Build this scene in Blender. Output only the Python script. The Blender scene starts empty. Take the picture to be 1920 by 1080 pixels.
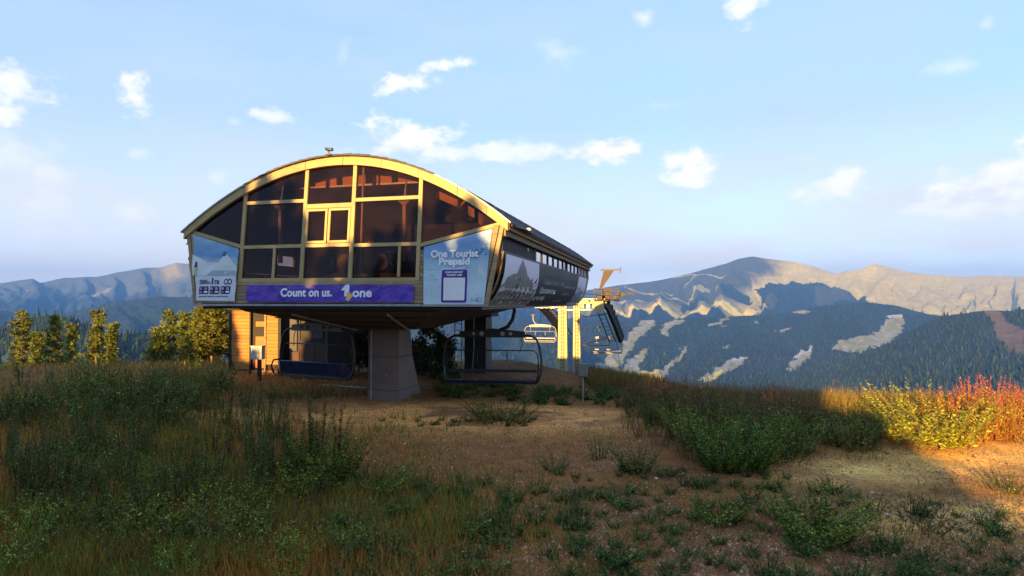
import bpy, bmesh, math, random
import numpy as np
from mathutils import Vector, Matrix, noise as mnoise

# ------------------------------------------------------------------ camera, world, sun, exposure
S = bpy.context.scene
COL = S.collection
CAM_Z = 3.3
F_PX = 1144.0            # focal length in pixels of the 1920 px wide photograph
HORIZON = 566.0
PITCH = math.atan((HORIZON - 540) / F_PX)
cd = bpy.data.cameras.new('camera')
cam = bpy.data.objects.new('camera', cd)
COL.objects.link(cam)
cam.location = (0, 0, CAM_Z)
cam.rotation_euler = (math.radians(90) + PITCH, 0, 0)
cd.sensor_width = 36
cd.lens = 36 * F_PX / 1920
cd.clip_start = 0.1
cd.clip_end = 60000
S.camera = cam

SUN_EL = math.radians(9.0)
SUN_AZ = math.radians(28.0)      # the sun stands behind the camera, this far to its left
SUN_DIR = Vector((-math.sin(SUN_AZ) * math.cos(SUN_EL), -math.cos(SUN_AZ) * math.cos(SUN_EL), math.sin(SUN_EL)))
SUN_STRENGTH = 3.4
SKY_STRENGTH = 0.15
EXPOSURE = 2.35
S.view_settings.view_transform = 'Standard'
S.view_settings.look = 'None'
S.view_settings.exposure = EXPOSURE
S.view_settings.gamma = 1.0
S.view_settings.use_curve_mapping = False
S.cycles.use_denoising = True
S.cycles.max_bounces = 6
S.cycles.diffuse_bounces = 3
S.cycles.glossy_bounces = 3
S.cycles.transmission_bounces = 6
S.cycles.transparent_max_bounces = 12
S.cycles.volume_bounces = 0
S.cycles.sample_clamp_indirect = 6.0

sl = bpy.data.lights.new('sun', 'SUN')
sl.energy = SUN_STRENGTH
sl.angle = math.radians(0.53)
sl.color = (1.0, 0.58, 0.17)
so = bpy.data.objects.new('sun', sl)
COL.objects.link(so)
so.rotation_euler = SUN_DIR.to_track_quat('Z', 'Y').to_euler()

PIX_DIR = {}
def pix_ray(px, py):
    x, y = (px - 960) / F_PX, (540 - py) / F_PX
    c, s = math.cos(PITCH), math.sin(PITCH)
    return Vector((x, c - y * s, s + y * c))

def build_world():
    w = bpy.data.worlds.new('World')
    S.world = w
    w.use_nodes = True
    nt = w.node_tree
    nt.nodes.clear()
    N, L = nt.nodes.new, nt.links.new
    out = N('ShaderNodeOutputWorld')
    bg = N('ShaderNodeBackground')
    bg.inputs['Strength'].default_value = SKY_STRENGTH
    L(bg.outputs[0], out.inputs['Surface'])
    sky = N('ShaderNodeTexSky')
    sky.sky_type = 'NISHITA'
    sky.sun_disc = False
    sky.sun_elevation = SUN_EL
    sky.sun_rotation = math.radians(180) + SUN_AZ
    sky.altitude = 1500
    sky.air_density = 1.0
    sky.dust_density = 0.3
    sky.ozone_density = 2.0
    def M(op, a, b=None, c=None, clamp=False):
        n = N('ShaderNodeMath'); n.operation = op; n.use_clamp = clamp
        for i, v in enumerate((a, b, c)):
            if v is None: continue
            if isinstance(v, (int, float)): n.inputs[i].default_value = v
            else: L(v, n.inputs[i])
        return n.outputs[0]
    tc = N('ShaderNodeTexCoord')
    sep = N('ShaderNodeSeparateXYZ')
    L(tc.outputs['Generated'], sep.inputs[0])
    az = M('ARCTAN2', sep.outputs[0], sep.outputs[1])
    el = M('ARCSINE', sep.outputs[2])
    comb = N('ShaderNodeCombineXYZ'); L(az, comb.inputs[0]); L(el, comb.inputs[1])
    n1 = N('ShaderNodeTexNoise'); n1.inputs['Scale'].default_value = 19; n1.inputs['Detail'].default_value = 7; n1.inputs['Roughness'].default_value = 0.62
    mp = N('ShaderNodeVectorMath'); mp.operation = 'MULTIPLY'; mp.inputs[1].default_value = (1.0, 1.5, 1)
    L(comb.outputs[0], mp.inputs[0]); L(mp.outputs[0], n1.inputs['Vector'])
    wob = M('SUBTRACT', n1.outputs['Fac'], 0.5)
    # clouds: direction (azimuth, elevation in radians), half-widths, tilt, density
    def ang(px, py):
        d = pix_ray(px, py).normalized()
        return math.atan2(d.x, d.y), math.asin(d.z)
    R = 1 / F_PX
    clouds = [  # px, py, half width, half height, tilt deg, density
        (28, 160, 56, 27, -12, .85), (-60, 170, 70, 40, 0, .8), (253, 178, 24, 40, 0, 1.1), (505, 214, 36, 13, -4, .75), (440, 228, 16, 8, 0, .3),
        (750, 160, 52, 20, 10, 1.0), (838, 121, 52, 11, 11, .9), (772, 256, 86, 30, 0, .95), (720, 280, 26, 9, 0, .7),
        (930, 284, 230, 19, 0, .72), (1010, 284, 60, 11, 0, .7), (1150, 285, 66, 19, 0, 1.0), (1285, 302, 62, 18, -5, .95), (1305, 326, 50, 20, 8, .95),
        (1555, 356, 60, 20, 4, 1.0), (1585, 342, 26, 20, 35, .85), (1880, 335, 76, 32, 8, 1.1), (1960, 320, 60, 45, 0, 1.1), (1840, 392, 66, 18, 0, .85), (1745, 388, 40, 11, 5, .75),
        (1400, 12, 26, 30, -40, .75), (1208, 36, 22, 16, 0, .55), (1050, 105, 46, 26, -15, .35), (1795, 122, 56, 14, 0, .45), (1500, 297, 26, 6, 0, .45),
        (30, 292, 60, 34, 0, .6), (85, 318, 30, 22, 0, .6), (110, 388, 44, 26, 0, .55), (60, 420, 110, 50, 0, .3), (250, 400, 26, 24, 0, .45), (262, 286, 22, 12, 20, .45),
        (408, 332, 16, 12, 0, .5), (180, 440, 90, 22, 0, .3), (1660, 445, 120, 12, 0, .35), (1290, 410, 60, 8, 0, .25), (645, 92, 12, 22, -20, .2), (1848, 45, 10, 10, 0, .35),
        (820, 150, 14, 10, 0, .4), (1230, 200, 50, 10, 0, .2), (1000, 465, 40, 7, 0, .2),
    ]
    spots = [(ang(c[0], c[1]), c[2] * R, c[3] * R, c[4], c[5]) for c in clouds]
    rnd = random.Random(5)
    for k in range(16):       # the same sort of cloud goes on round the rest of the sky
        a = rnd.uniform(0.9, 5.4)
        spots.append(((a if a < math.pi else a - 2 * math.pi, rnd.uniform(.05, .5)), rnd.uniform(.03, .12), rnd.uniform(.012, .035), rnd.uniform(-12, 12), rnd.uniform(.5, 1)))
    total = None
    for (a0, e0), wa, we, tilt, dens in spots:
        v = N('ShaderNodeVectorMath'); v.operation = 'SUBTRACT'; v.inputs[1].default_value = (a0, e0, 0)
        L(comb.outputs[0], v.inputs[0])
        r = N('ShaderNodeVectorRotate'); r.rotation_type = 'Z_AXIS'; r.inputs['Angle'].default_value = -math.radians(tilt)
        L(v.outputs[0], r.inputs[0])
        m = N('ShaderNodeVectorMath'); m.operation = 'MULTIPLY'; m.inputs[1].default_value = (1 / wa, 1 / we, 0)
        L(r.outputs[0], m.inputs[0])
        ln = N('ShaderNodeVectorMath'); ln.operation = 'LENGTH'
        L(m.outputs[0], ln.inputs[0])
        d = M('MULTIPLY_ADD', ln.outputs['Value'], -0.8, 1.0)
        d = M('MULTIPLY_ADD', wob, 2.7, d)
        mr = N('ShaderNodeMapRange'); mr.interpolation_type = 'SMOOTHSTEP'
        mr.inputs['From Min'].default_value = 0.02; mr.inputs['From Max'].default_value = 0.75 if dens > .6 else 1.3
        mr.inputs['To Max'].default_value = dens
        L(d, mr.inputs['Value'])
        total = mr.outputs[0] if total is None else M('MAXIMUM', total, mr.outputs[0])
    # thin veil of high haze low in the sky
    n2 = N('ShaderNodeTexNoise'); n2.inputs['Scale'].default_value = 3.2; n2.inputs['Detail'].default_value = 5
    mp2 = N('ShaderNodeVectorMath'); mp2.operation = 'MULTIPLY'; mp2.inputs[1].default_value = (1, 3.5, 1)
    L(comb.outputs[0], mp2.inputs[0]); L(mp2.outputs[0], n2.inputs['Vector'])
    low = N('ShaderNodeMapRange'); low.inputs['From Min'].default_value = 0.50; low.inputs['From Max'].default_value = 0.0
    low.inputs['To Min'].default_value = 0.66; low.inputs['To Max'].default_value = VEIL
    L(el, low.inputs['Value'])
    veil = M('MULTIPLY', low.outputs[0], M('MULTIPLY_ADD', n2.outputs['Fac'], 0.9, 0.55), clamp=True)
    mixv = N('ShaderNodeMix'); mixv.data_type = 'RGBA'
    L(veil, mixv.inputs['Factor'])
    vc = N('ShaderNodeMix'); vc.data_type = 'RGBA'
    vr = N('ShaderNodeMapRange'); vr.inputs['From Max'].default_value = .28; L(el, vr.inputs['Value']); L(vr.outputs[0], vc.inputs['Factor'])
    vc.inputs['A'].default_value = (*VEIL_LOW, 1); vc.inputs['B'].default_value = (*VEIL_COL, 1); L(vc.outputs['Result'], mixv.inputs['B'])
    gain = N('ShaderNodeMix'); gain.data_type = 'RGBA'; gain.blend_type = 'MULTIPLY'
    gain.inputs['Factor'].default_value = 1.0
    L(sky.outputs[0], gain.inputs['A'])
    gain.inputs['B'].default_value = (*SKY_GAIN, 1)
    L(gain.outputs['Result'], mixv.inputs['A']); 
    mixc = N('ShaderNodeMix'); mixc.data_type = 'RGBA'
    L(M('MINIMUM', total, 0.97), mixc.inputs['Factor'])
    L(mixv.outputs['Result'], mixc.inputs['A'])
    cr = N('ShaderNodeMix'); cr.data_type = 'RGBA'
    L(M('MULTIPLY_ADD', wob, 2.0, 0.6, clamp=True), cr.inputs['Factor'])
    cr.inputs['A'].default_value = (*[c * CLOUD * .86 for c in (.93, .93, 1.0)], 1)
    cr.inputs['B'].default_value = (*[c * CLOUD for c in (1.0, .98, .97)], 1)
    L(cr.outputs['Result'], mixc.inputs['B'])
    L(mixc.outputs['Result'], bg.inputs['Color'])

VEIL, CLOUD = 1.0, 1.75
VEIL_COL = (.86, 1.10, 1.42); VEIL_LOW = (1.75, 1.62, 1.50)
SKY_GAIN = (.37, .49, .72)
build_world()

# ------------------------------------------------------------------ helpers
def link(o, parent=None):
    COL.objects.link(o)
    if parent is not None: o.parent = parent
    return o

def tag(o, label=None, cat=None, group=None, kind=None):
    if label: o['label'] = label
    if cat: o['category'] = cat
    if group: o['group'] = group
    if kind: o['kind'] = kind
    return o

def empty(name, loc=(0, 0, 0), rz=0.0, label=None, cat=None, group=None):
    o = bpy.data.objects.new(name, None)
    o.empty_display_size = 0.2
    o.location = loc; o.rotation_euler = (0, 0, rz)
    return tag(link(o), label, cat, group)

class MB:
    """collects vertices and faces for one mesh"""
    def __init__(s): s.v = []; s.f = []; s.uv = None
    def quad(s, a, b, c, d):
        i = len(s.v); s.v += [tuple(a), tuple(b), tuple(c), tuple(d)]; s.f.append((i, i+1, i+2, i+3)); return s
    def poly(s, pts):
        i = len(s.v); s.v += [tuple(p) for p in pts]; s.f.append(tuple(range(i, i + len(pts)))); return s
    def hexa(s, p):
        """p: eight corners, bottom four then top four, both counter-clockwise"""
        i = len(s.v); s.v += [tuple(q) for q in p]
        for f in ((3,2,1,0),(4,5,6,7),(0,1,5,4),(1,2,6,5),(2,3,7,6),(3,0,4,7)): s.f.append(tuple(i+k for k in f))
        return s
    def box(s, x0, x1, y0, y1, z0, z1):
        return s.hexa([(x0,y0,z0),(x1,y0,z0),(x1,y1,z0),(x0,y1,z0),(x0,y0,z1),(x1,y0,z1),(x1,y1,z1),(x0,y1,z1)])
    def bar(s, a, b, w, h, up=(0, 0, 1)):
        """a beam of section w x h from a to b"""
        a, b = Vector(a), Vector(b); d = (b - a).normalized(); up = Vector(up)
        if abs(d.dot(up)) > .98: up = Vector((0, 1, 0))
        x = d.cross(up).normalized() * w / 2; y = x.cross(d).normalized() * h / 2
        return s.hexa([a-x-y, a+x-y, b+x-y, b-x-y, a-x+y, a+x+y, b+x+y, b-x+y])
    def tube(s, pts, r, n=8, cap=True):
        pts = [Vector(p) for p in pts]; rs = r if isinstance(r, (list, tuple)) else [r] * len(pts)
        base = len(s.v); prev = None
        for k, p in enumerate(pts):
            d = (pts[min(k+1, len(pts)-1)] - pts[max(k-1, 0)]).normalized()
            u = prev - d * prev.dot(d) if prev is not None else (Vector((0,0,1)) if abs(d.z) < .9 else Vector((1,0,0)))
            if prev is None: u = u - d * u.dot(d)
            u.normalize(); prev = u; w = d.cross(u)
            for j in range(n):
                a = 2 * math.pi * j / n
                s.v.append(tuple(p + (u * math.cos(a) + w * math.sin(a)) * rs[k]))
        for k in range(len(pts) - 1):
            for j in range(n):
                a = base + k*n + j; b = base + k*n + (j+1) % n
                s.f.append((a, b, b+n, a+n))
        if cap:
            s.f.append(tuple(base + j for j in range(n))[::-1]); e = base + (len(pts)-1)*n
            s.f.append(tuple(e + j for j in range(n)))
        return s
    def disc(s, c, axis, r, th, n=20, rin=0):
        c = Vector(c); ax = Vector(axis).normalized()
        u = ax.orthogonal().normalized(); w = ax.cross(u)
        i = len(s.v)
        for k in (-.5, .5):
            for j in range(n):
                a = 2*math.pi*j/n
                s.v.append(tuple(c + ax*th*k + (u*math.cos(a)+w*math.sin(a))*r))
        for j in range(n): s.f.append((i+j, i+(j+1)%n, i+n+(j+1)%n, i+n+j))
        s.f.append(tuple(range(i+n-1, i-1, -1))); s.f.append(tuple(range(i+n, i+2*n)))
        return s
    def mesh(s, name, mat, smooth=False):
        me = bpy.data.meshes.new(name); me.from_pydata(s.v, [], s.f)
        me.materials.append(mat)
        if smooth: me.polygons.foreach_set('use_smooth', [True]*len(me.polygons))
        me.update(); return me
    def build(s, name, mat, parent=None, smooth=False, kind=None, bevel=0):
        o = bpy.data.objects.new(name, s.mesh(name, mat, smooth)); link(o, parent)
        if kind: o['kind'] = kind
        if bevel:
            m = o.modifiers.new('bevel', 'BEVEL'); m.width = bevel; m.segments = 2; m.limit_method = 'ANGLE'
        return o

def arc(c, r, a0, a1, n, plane='xz', fixed=0.0):
    out = []
    for k in range(n + 1):
        a = math.radians(a0 + (a1 - a0) * k / n)
        p = (c[0] + r * math.cos(a), c[1] + r * math.sin(a))
        out.append((p[0], fixed, p[1]) if plane == 'xz' else (fixed, p[0], p[1]) if plane == 'yz' else (p[0], p[1], fixed))
    return out

def mesh_np(name, V, Fc, mat, cols=None, smooth=False):
    """fast mesh from numpy arrays; Fc is (n,3) or (n,4)"""
    me = bpy.data.meshes.new(name)
    V = np.asarray(V, dtype=np.float32); Fc = np.asarray(Fc, dtype=np.int32)
    n, k = Fc.shape
    me.vertices.add(len(V)); me.vertices.foreach_set('co', V.ravel())
    me.loops.add(n * k); me.loops.foreach_set('vertex_index', Fc.ravel())
    me.polygons.add(n); me.polygons.foreach_set('loop_start', np.arange(0, n*k, k, dtype=np.int32))
    me.polygons.foreach_set('loop_total', np.full(n, k, dtype=np.int32))
    if smooth: me.polygons.foreach_set('use_smooth', np.ones(n, dtype=bool))
    me.update(calc_edges=True)
    if cols is not None:
        ca = me.color_attributes.new('tint', 'FLOAT_COLOR', 'POINT')
        c = np.ones((len(V), 4), dtype=np.float32); c[:, :3] = cols
        ca.data.foreach_set('color', c.ravel())
    if mat: me.materials.append(mat)
    return me

# value noise in numpy
_rng = np.random.RandomState(11)
_TAB = _rng.rand(256, 256).astype(np.float32)
def vnoise(x, y):
    xi, yi = np.floor(x).astype(int), np.floor(y).astype(int)
    fx, fy = x - xi, y - yi
    fx = fx*fx*(3-2*fx); fy = fy*fy*(3-2*fy)
    g = lambda a, b: _TAB[a & 255, b & 255]
    return (g(xi,yi)*(1-fx)+g(xi+1,yi)*fx)*(1-fy) + (g(xi,yi+1)*(1-fx)+g(xi+1,yi+1)*fx)*fy
def fbm(x, y, o=5, gain=.5):
    t = 0; a = 1; s = 0
    for k in range(o):
        t = t + a*vnoise(x*2**k + 17.3*k, y*2**k + 9.1*k); s += a; a *= gain
    return t/s
def ridged(x, y, o=5, gain=.5):
    t = 0; a = 1; s = 0
    for k in range(o):
        t = t + a*(1-np.abs(2*vnoise(x*2**k + 7.3*k, y*2**k + 3.1*k)-1)); s += a; a *= gain
    return t/s

# ------------------------------------------------------------------ materials
MATS = {}
def material(name, col, rough=.8, metal=0.0, var=.25, scale=6.0, dirt=None, dirt_amt=.0, bump=.0, bump_scale=40.0, stretch=None, spec=.5, coat=0):
    """surface with two-scale colour variation, optional dirt patches and relief"""
    if name in MATS: return MATS[name]
    m = bpy.data.materials.new(name); m.use_nodes = True
    nt = m.node_tree; N, L = nt.nodes.new, nt.links.new
    b = nt.nodes['Principled BSDF']
    b.inputs['Roughness'].default_value = rough; b.inputs['Metallic'].default_value = metal
    b.inputs['Specular IOR Level'].default_value = spec
    if coat: b.inputs['Coat Weight'].default_value = coat
    tc = N('ShaderNodeTexCoord'); src = tc.outputs['Object']
    if stretch:
        mp = N('ShaderNodeMapping'); mp.inputs['Scale'].default_value = stretch; L(src, mp.inputs[0]); src = mp.outputs[0]
    n = N('ShaderNodeTexNoise'); n.inputs['Scale'].default_value = scale; n.inputs['Detail'].default_value = 6; n.inputs['Roughness'].default_value = .65
    L(src, n.inputs['Vector'])
    oi = N('ShaderNodeObjectInfo')
    add = N('ShaderNodeMath'); add.operation = 'MULTIPLY_ADD'; add.inputs[1].default_value = .35; L(oi.outputs['Random'], add.inputs[0]); L(n.outputs['Fac'], add.inputs[2])
    mr = N('ShaderNodeMapRange'); mr.inputs['From Min'].default_value = .3; mr.inputs['From Max'].default_value = 1.0
    mr.inputs['To Min'].default_value = 1 - var; mr.inputs['To Max'].default_value = 1 + var
    L(add.outputs[0], mr.inputs['Value'])
    mul = N('ShaderNodeVectorMath'); mul.operation = 'SCALE'; mul.inputs[0].default_value = col; L(mr.outputs[0], mul.inputs['Scale'])
    colout = mul.outputs[0]
    if dirt:
        n2 = N('ShaderNodeTexNoise'); n2.inputs['Scale'].default_value = scale*.35; n2.inputs['Detail'].default_value = 8; n2.inputs['Roughness'].default_value = .7
        L(src, n2.inputs['Vector'])
        r2 = N('ShaderNodeMapRange'); r2.inputs['From Min'].default_value = .48; r2.inputs['From Max'].default_value = .68; r2.inputs['To Max'].default_value = dirt_amt
        L(n2.outputs['Fac'], r2.inputs['Value'])
        mx = N('ShaderNodeMix'); mx.data_type = 'RGBA'; L(r2.outputs[0], mx.inputs['Factor']); L(colout, mx.inputs['A']); mx.inputs['B'].default_value = (*dirt, 1)
        colout = mx.outputs['Result']
    L(colout, b.inputs['Base Color'])
    rr = N('ShaderNodeMapRange'); rr.inputs['To Min'].default_value = max(.03, rough-.12); rr.inputs['To Max'].default_value = min(1, rough+.12)
    L(n.outputs['Fac'], rr.inputs['Value']); L(rr.outputs[0], b.inputs['Roughness'])
    if bump:
        n3 = N('ShaderNodeTexNoise'); n3.inputs['Scale'].default_value = bump_scale; n3.inputs['Detail'].default_value = 4
        L(src, n3.inputs['Vector'])
        bp = N('ShaderNodeBump'); bp.inputs['Strength'].default_value = bump; bp.inputs['Distance'].default_value = .01
        L(n3.outputs['Fac'], bp.inputs['Height']); L(bp.outputs[0], b.inputs['Normal'])
    MATS[name] = m
    return m

def tint_material(name, rough=.9, noise_scale=None, noise_amt=.3, translucent=0.0, bump=0.0, bump_scale=1.0, objvar=0.0, hue=0.0):
    """base colour from the mesh's own tint attribute, times noise"""
    if name in MATS: return MATS[name]
    m = bpy.data.materials.new(name); m.use_nodes = True
    nt = m.node_tree; N, L = nt.nodes.new, nt.links.new
    b = nt.nodes['Principled BSDF']; b.inputs['Roughness'].default_value = rough
    b.inputs['Specular IOR Level'].default_value = .25
    at = N('ShaderNodeAttribute'); at.attribute_name = 'tint'
    col = at.outputs['Color']
    if noise_scale:
        geo = N('ShaderNodeNewGeometry')
        n = N('ShaderNodeTexNoise'); n.inputs['Scale'].default_value = noise_scale; n.inputs['Detail'].default_value = 8; n.inputs['Roughness'].default_value = .7
        L(geo.outputs['Position'], n.inputs['Vector'])
        mr = N('ShaderNodeMapRange'); mr.inputs['From Min'].default_value = .25; mr.inputs['From Max'].default_value = .75
        mr.inputs['To Min'].default_value = 1-noise_amt; mr.inputs['To Max'].default_value = 1+noise_amt
        L(n.outputs['Fac'], mr.inputs['Value'])
        sc = N('ShaderNodeVectorMath'); sc.operation = 'SCALE'; L(col, sc.inputs[0]); L(mr.outputs[0], sc.inputs['Scale']); col = sc.outputs[0]
        if bump:
            bp = N('ShaderNodeBump'); bp.inputs['Strength'].default_value = 1.0; bp.inputs['Distance'].default_value = bump
            n3 = N('ShaderNodeTexNoise'); n3.inputs['Scale'].default_value = bump_scale; n3.inputs['Detail'].default_value = 6
            L(geo.outputs['Position'], n3.inputs['Vector']); L(n3.outputs['Fac'], bp.inputs['Height']); L(bp.outputs[0], b.inputs['Normal'])
    if objvar:
        oi = N('ShaderNodeObjectInfo')
        hs = N('ShaderNodeHueSaturation')
        m1 = N('ShaderNodeMapRange'); m1.inputs['To Min'].default_value = 1-objvar; m1.inputs['To Max'].default_value = 1+objvar
        L(oi.outputs['Random'], m1.inputs['Value']); L(m1.outputs[0], hs.inputs['Value'])
        w = N('ShaderNodeTexWhiteNoise'); w.noise_dimensions = '1D'; L(oi.outputs['Random'], w.inputs['W'])
        m2 = N('ShaderNodeMapRange'); m2.inputs['To Min'].default_value = .5-hue; m2.inputs['To Max'].default_value = .5+hue
        L(w.outputs['Value'], m2.inputs['Value']); L(m2.outputs[0], hs.inputs['Hue'])
        L(col, hs.inputs['Color']); col = hs.outputs[0]
    L(col, b.inputs['Base Color'])
    if translucent:
        tr = N('ShaderNodeBsdfTranslucent'); L(col, tr.inputs['Color'])
        mx = N('ShaderNodeMixShader'); mx.inputs[0].default_value = translucent
        L(b.outputs[0], mx.inputs[1]); L(tr.outputs[0], mx.inputs[2])
        L(mx.outputs[0], nt.nodes['Material Output'].inputs['Surface'])
    MATS[name] = m
    return m
# ------------------------------------------------------------------ the near ground
def near_height(x, y):
    """ground height around the station: a levelled hilltop that falls away to the valley"""
    x = np.asarray(x, dtype=float); y = np.asarray(y, dtype=float)
    z = 0.30*(fbm(x*.12+3, y*.12, 4)-.5) + .20*(fbm(x*.7, y*.7+8, 4)-.5) + .07*(fbm(x*3.1, y*3.1, 3)-.5)
    # bank around the station pad
    dx, dy = (x+2.2)/8.0, (y-16.3)/2.6
    z += .16*np.exp(-(dx*dx+dy*dy)**2)
    # a slight bank under the bright bushes at the right
    z += .35*np.exp(-(((x-9.5)/4.5)**2 + ((y-15.5)/2.2)**2))
    z += .55*np.exp(-(((x+18)/9)**2 + ((y-23)/8)**2))
    # where the hilltop ends, further out to the left
    lim = np.interp(x, [-120, -60, -30, -12, 0, 4, 8, 14, 40, 120], [26, 26, 27, 31, 34, 26, 19, 17.5, 19, 22])
    out = np.maximum(0, y - lim)
    z -= .5*np.minimum(out, 6)**2/12 + .42*np.maximum(0, out-6)
    outl = np.maximum(0, np.abs(x) - 70); z -= .35*outl
    back = np.maximum(0, -y - 60); z -= .3*back
    return z

def gh(x, y): return float(near_height(np.array([x]), np.array([y]))[0])

def ground_mesh():
    # rows denser near the camera
    ys = np.concatenate([np.linspace(-120, 0, 30)[:-1], np.linspace(0, 34, 240)[:-1], 34 + (np.linspace(0, 1, 60)**2.2)*420])
    t = np.linspace(-1, 1, 420)
    xs = 26*t + 300*t**5*np.abs(t)
    X, Y = np.meshgrid(xs, ys)
    Z = near_height(X, Y)
    n0, n1 = X.shape
    V = np.stack([X.ravel(), Y.ravel(), Z.ravel()], 1)
    i = np.arange(n0*n1).reshape(n0, n1)
    Fc = np.stack([i[:-1,:-1].ravel(), i[:-1,1:].ravel(), i[1:,1:].ravel(), i[1:,:-1].ravel()], 1)
    x, y = X.ravel(), Y.ravel()
    bare = np.array(SOIL)[None]*np.ones((len(x), 1)); dry = np.array(DRYC)[None]; grn = np.array(GRNC)[None]; sand = np.array(SANDC)[None]
    a = np.clip((fbm(x*.35, y*.35, 5)-.38)*4, 0, 1)[:, None]
    c = bare*(1-a) + dry*a
    pad = np.exp(-(((x+2.0)/7.5)**2 + ((y-17.4)/2.5)**2)**2)[:, None]
    pad = pad*np.clip(.7+1.6*(fbm(x*.8+4, y*.8, 4)-.25), 0, 1)[:, None]
    c = c*(1-pad) + sand*pad
    left = (1/(1+np.exp((x+1.2+.28*(y-8)+2.5*(fbm(x*.3, y*.3)-.5))*1.6)))[:, None]
    left = left*(1-pad)
    c = c*(1-.65*left) + grn*.65*left
    blot = np.clip((fbm(x*.9+40, y*1.5+12, 5)-.56)*9, 0, 1)[:, None]*pad
    c = c*(1-.75*blot) + np.array((.11, .055, .022))[None]*.75*blot
    rut = (np.exp(-((y-(10.6+.06*x+.25*np.sin(x*.6)))/.16)**2)+np.exp(-((y-(9.2+.06*x+.25*np.sin(x*.6+.2)))/.16)**2))*np.clip((x+.5)/2, 0, 1)*np.clip((fbm(x*1.3, y*1.3+60, 3)-.35)*5, 0, 1)
    c = c*(1-.45*rut[:, None])
    # sandy track at the right, with its sunlit strips put into the colour
    tr = np.exp(-((y-(12.2+.10*(x-6)))/1.0)**2)*np.clip((x-3.8)/2, 0, 1)*np.clip(.3+1.8*(fbm(x*.9, y*.9+2)-.3), 0, 1)
    tr2 = np.exp(-((y-(9.3+.18*(x-6)))/.7)**2)*np.clip((x-4.5)/2, 0, 1)*.8
    tr = np.clip(tr+tr2, 0, 1)[:, None]
    c = c*(1-tr) + np.array(SUNTRACKC)[None]*tr
    far = np.clip((y-26)/8, 0, 1)[:, None]
    c = c*(1-far) + grn*far
    me = mesh_np('ground', V, Fc, ground_mat(), c, smooth=True)
    o = link(bpy.data.objects.new('ground', me)); o['kind'] = 'structure'
    return o

SOIL = (.24, .098, .030); DRYC = (.22, .095, .022); GRNC = (.11, .065, .014); SANDC = (.85, .38, .10); SUNTRACKC = (.75, .45, .12)

def ground_mat():
    m = tint_material('soil', rough=.95, noise_scale=3.0, noise_amt=.45, bump=.02, bump_scale=22)
    nt = m.node_tree; N, L = nt.nodes.new, nt.links.new
    b = nt.nodes['Principled BSDF']; src = b.inputs['Base Color'].links[0].from_socket
    geo = N('ShaderNodeNewGeometry')
    n = N('ShaderNodeTexNoise'); n.inputs['Scale'].default_value = 30; n.inputs['Detail'].default_value = 6; n.inputs['Roughness'].default_value = .8
    mp = N('ShaderNodeMapping'); mp.inputs['Scale'].default_value = (1, .6, 1); L(geo.outputs['Position'], mp.inputs[0]); L(mp.outputs[0], n.inputs['Vector'])
    mr = N('ShaderNodeMapRange'); mr.inputs['From Min'].default_value = .35; mr.inputs['From Max'].default_value = .72; mr.inputs['To Min'].default_value = .35; mr.inputs['To Max'].default_value = 2.0
    L(n.outputs['Fac'], mr.inputs['Value'])
    sc = N('ShaderNodeVectorMath'); sc.operation = 'SCALE'; L(src, sc.inputs[0]); L(mr.outputs[0], sc.inputs['Scale'])
    L(sc.outputs[0], b.inputs['Base Color'])
    return m

# ------------------------------------------------------------------ mountains
def in_poly(px, py, poly):
    r = np.zeros(px.shape, dtype=bool); n = len(poly)
    for i in range(n):
        x0, y0 = poly[i]; x1, y1 = poly[(i+1) % n]
        if y0 == y1: continue
        c = ((y0 > py) != (y1 > py)) & (px < (x1-x0)*(py-y0)/(y1-y0) + x0)
        r ^= c
    return r

def world_pts(px, py, d):
    x = (px-960)/F_PX; y = (540-py)/F_PX
    c, s = math.cos(PITCH), math.sin(PITCH)
    wy = c - y*s; wz = s + y*c
    return np.stack([x/wy*d, d*np.ones_like(x), CAM_Z + wz/wy*d], -1)

FOREST = np.array((.011, .028, .026)); MEADOW = np.array((.21, .21, .095)); SHADED_SLOPE = np.array((.065, .082, .065)); GOLD = np.array((.70, .58, .15)); SCREE = np.array((.24, .25, .21)); SUNLIT_FARM = np.array((.50, .44, .17)); GREENM = np.array((.06, .075, .03))  # cloud shade, sunlit gold and some blue haze are put into these colours

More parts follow.
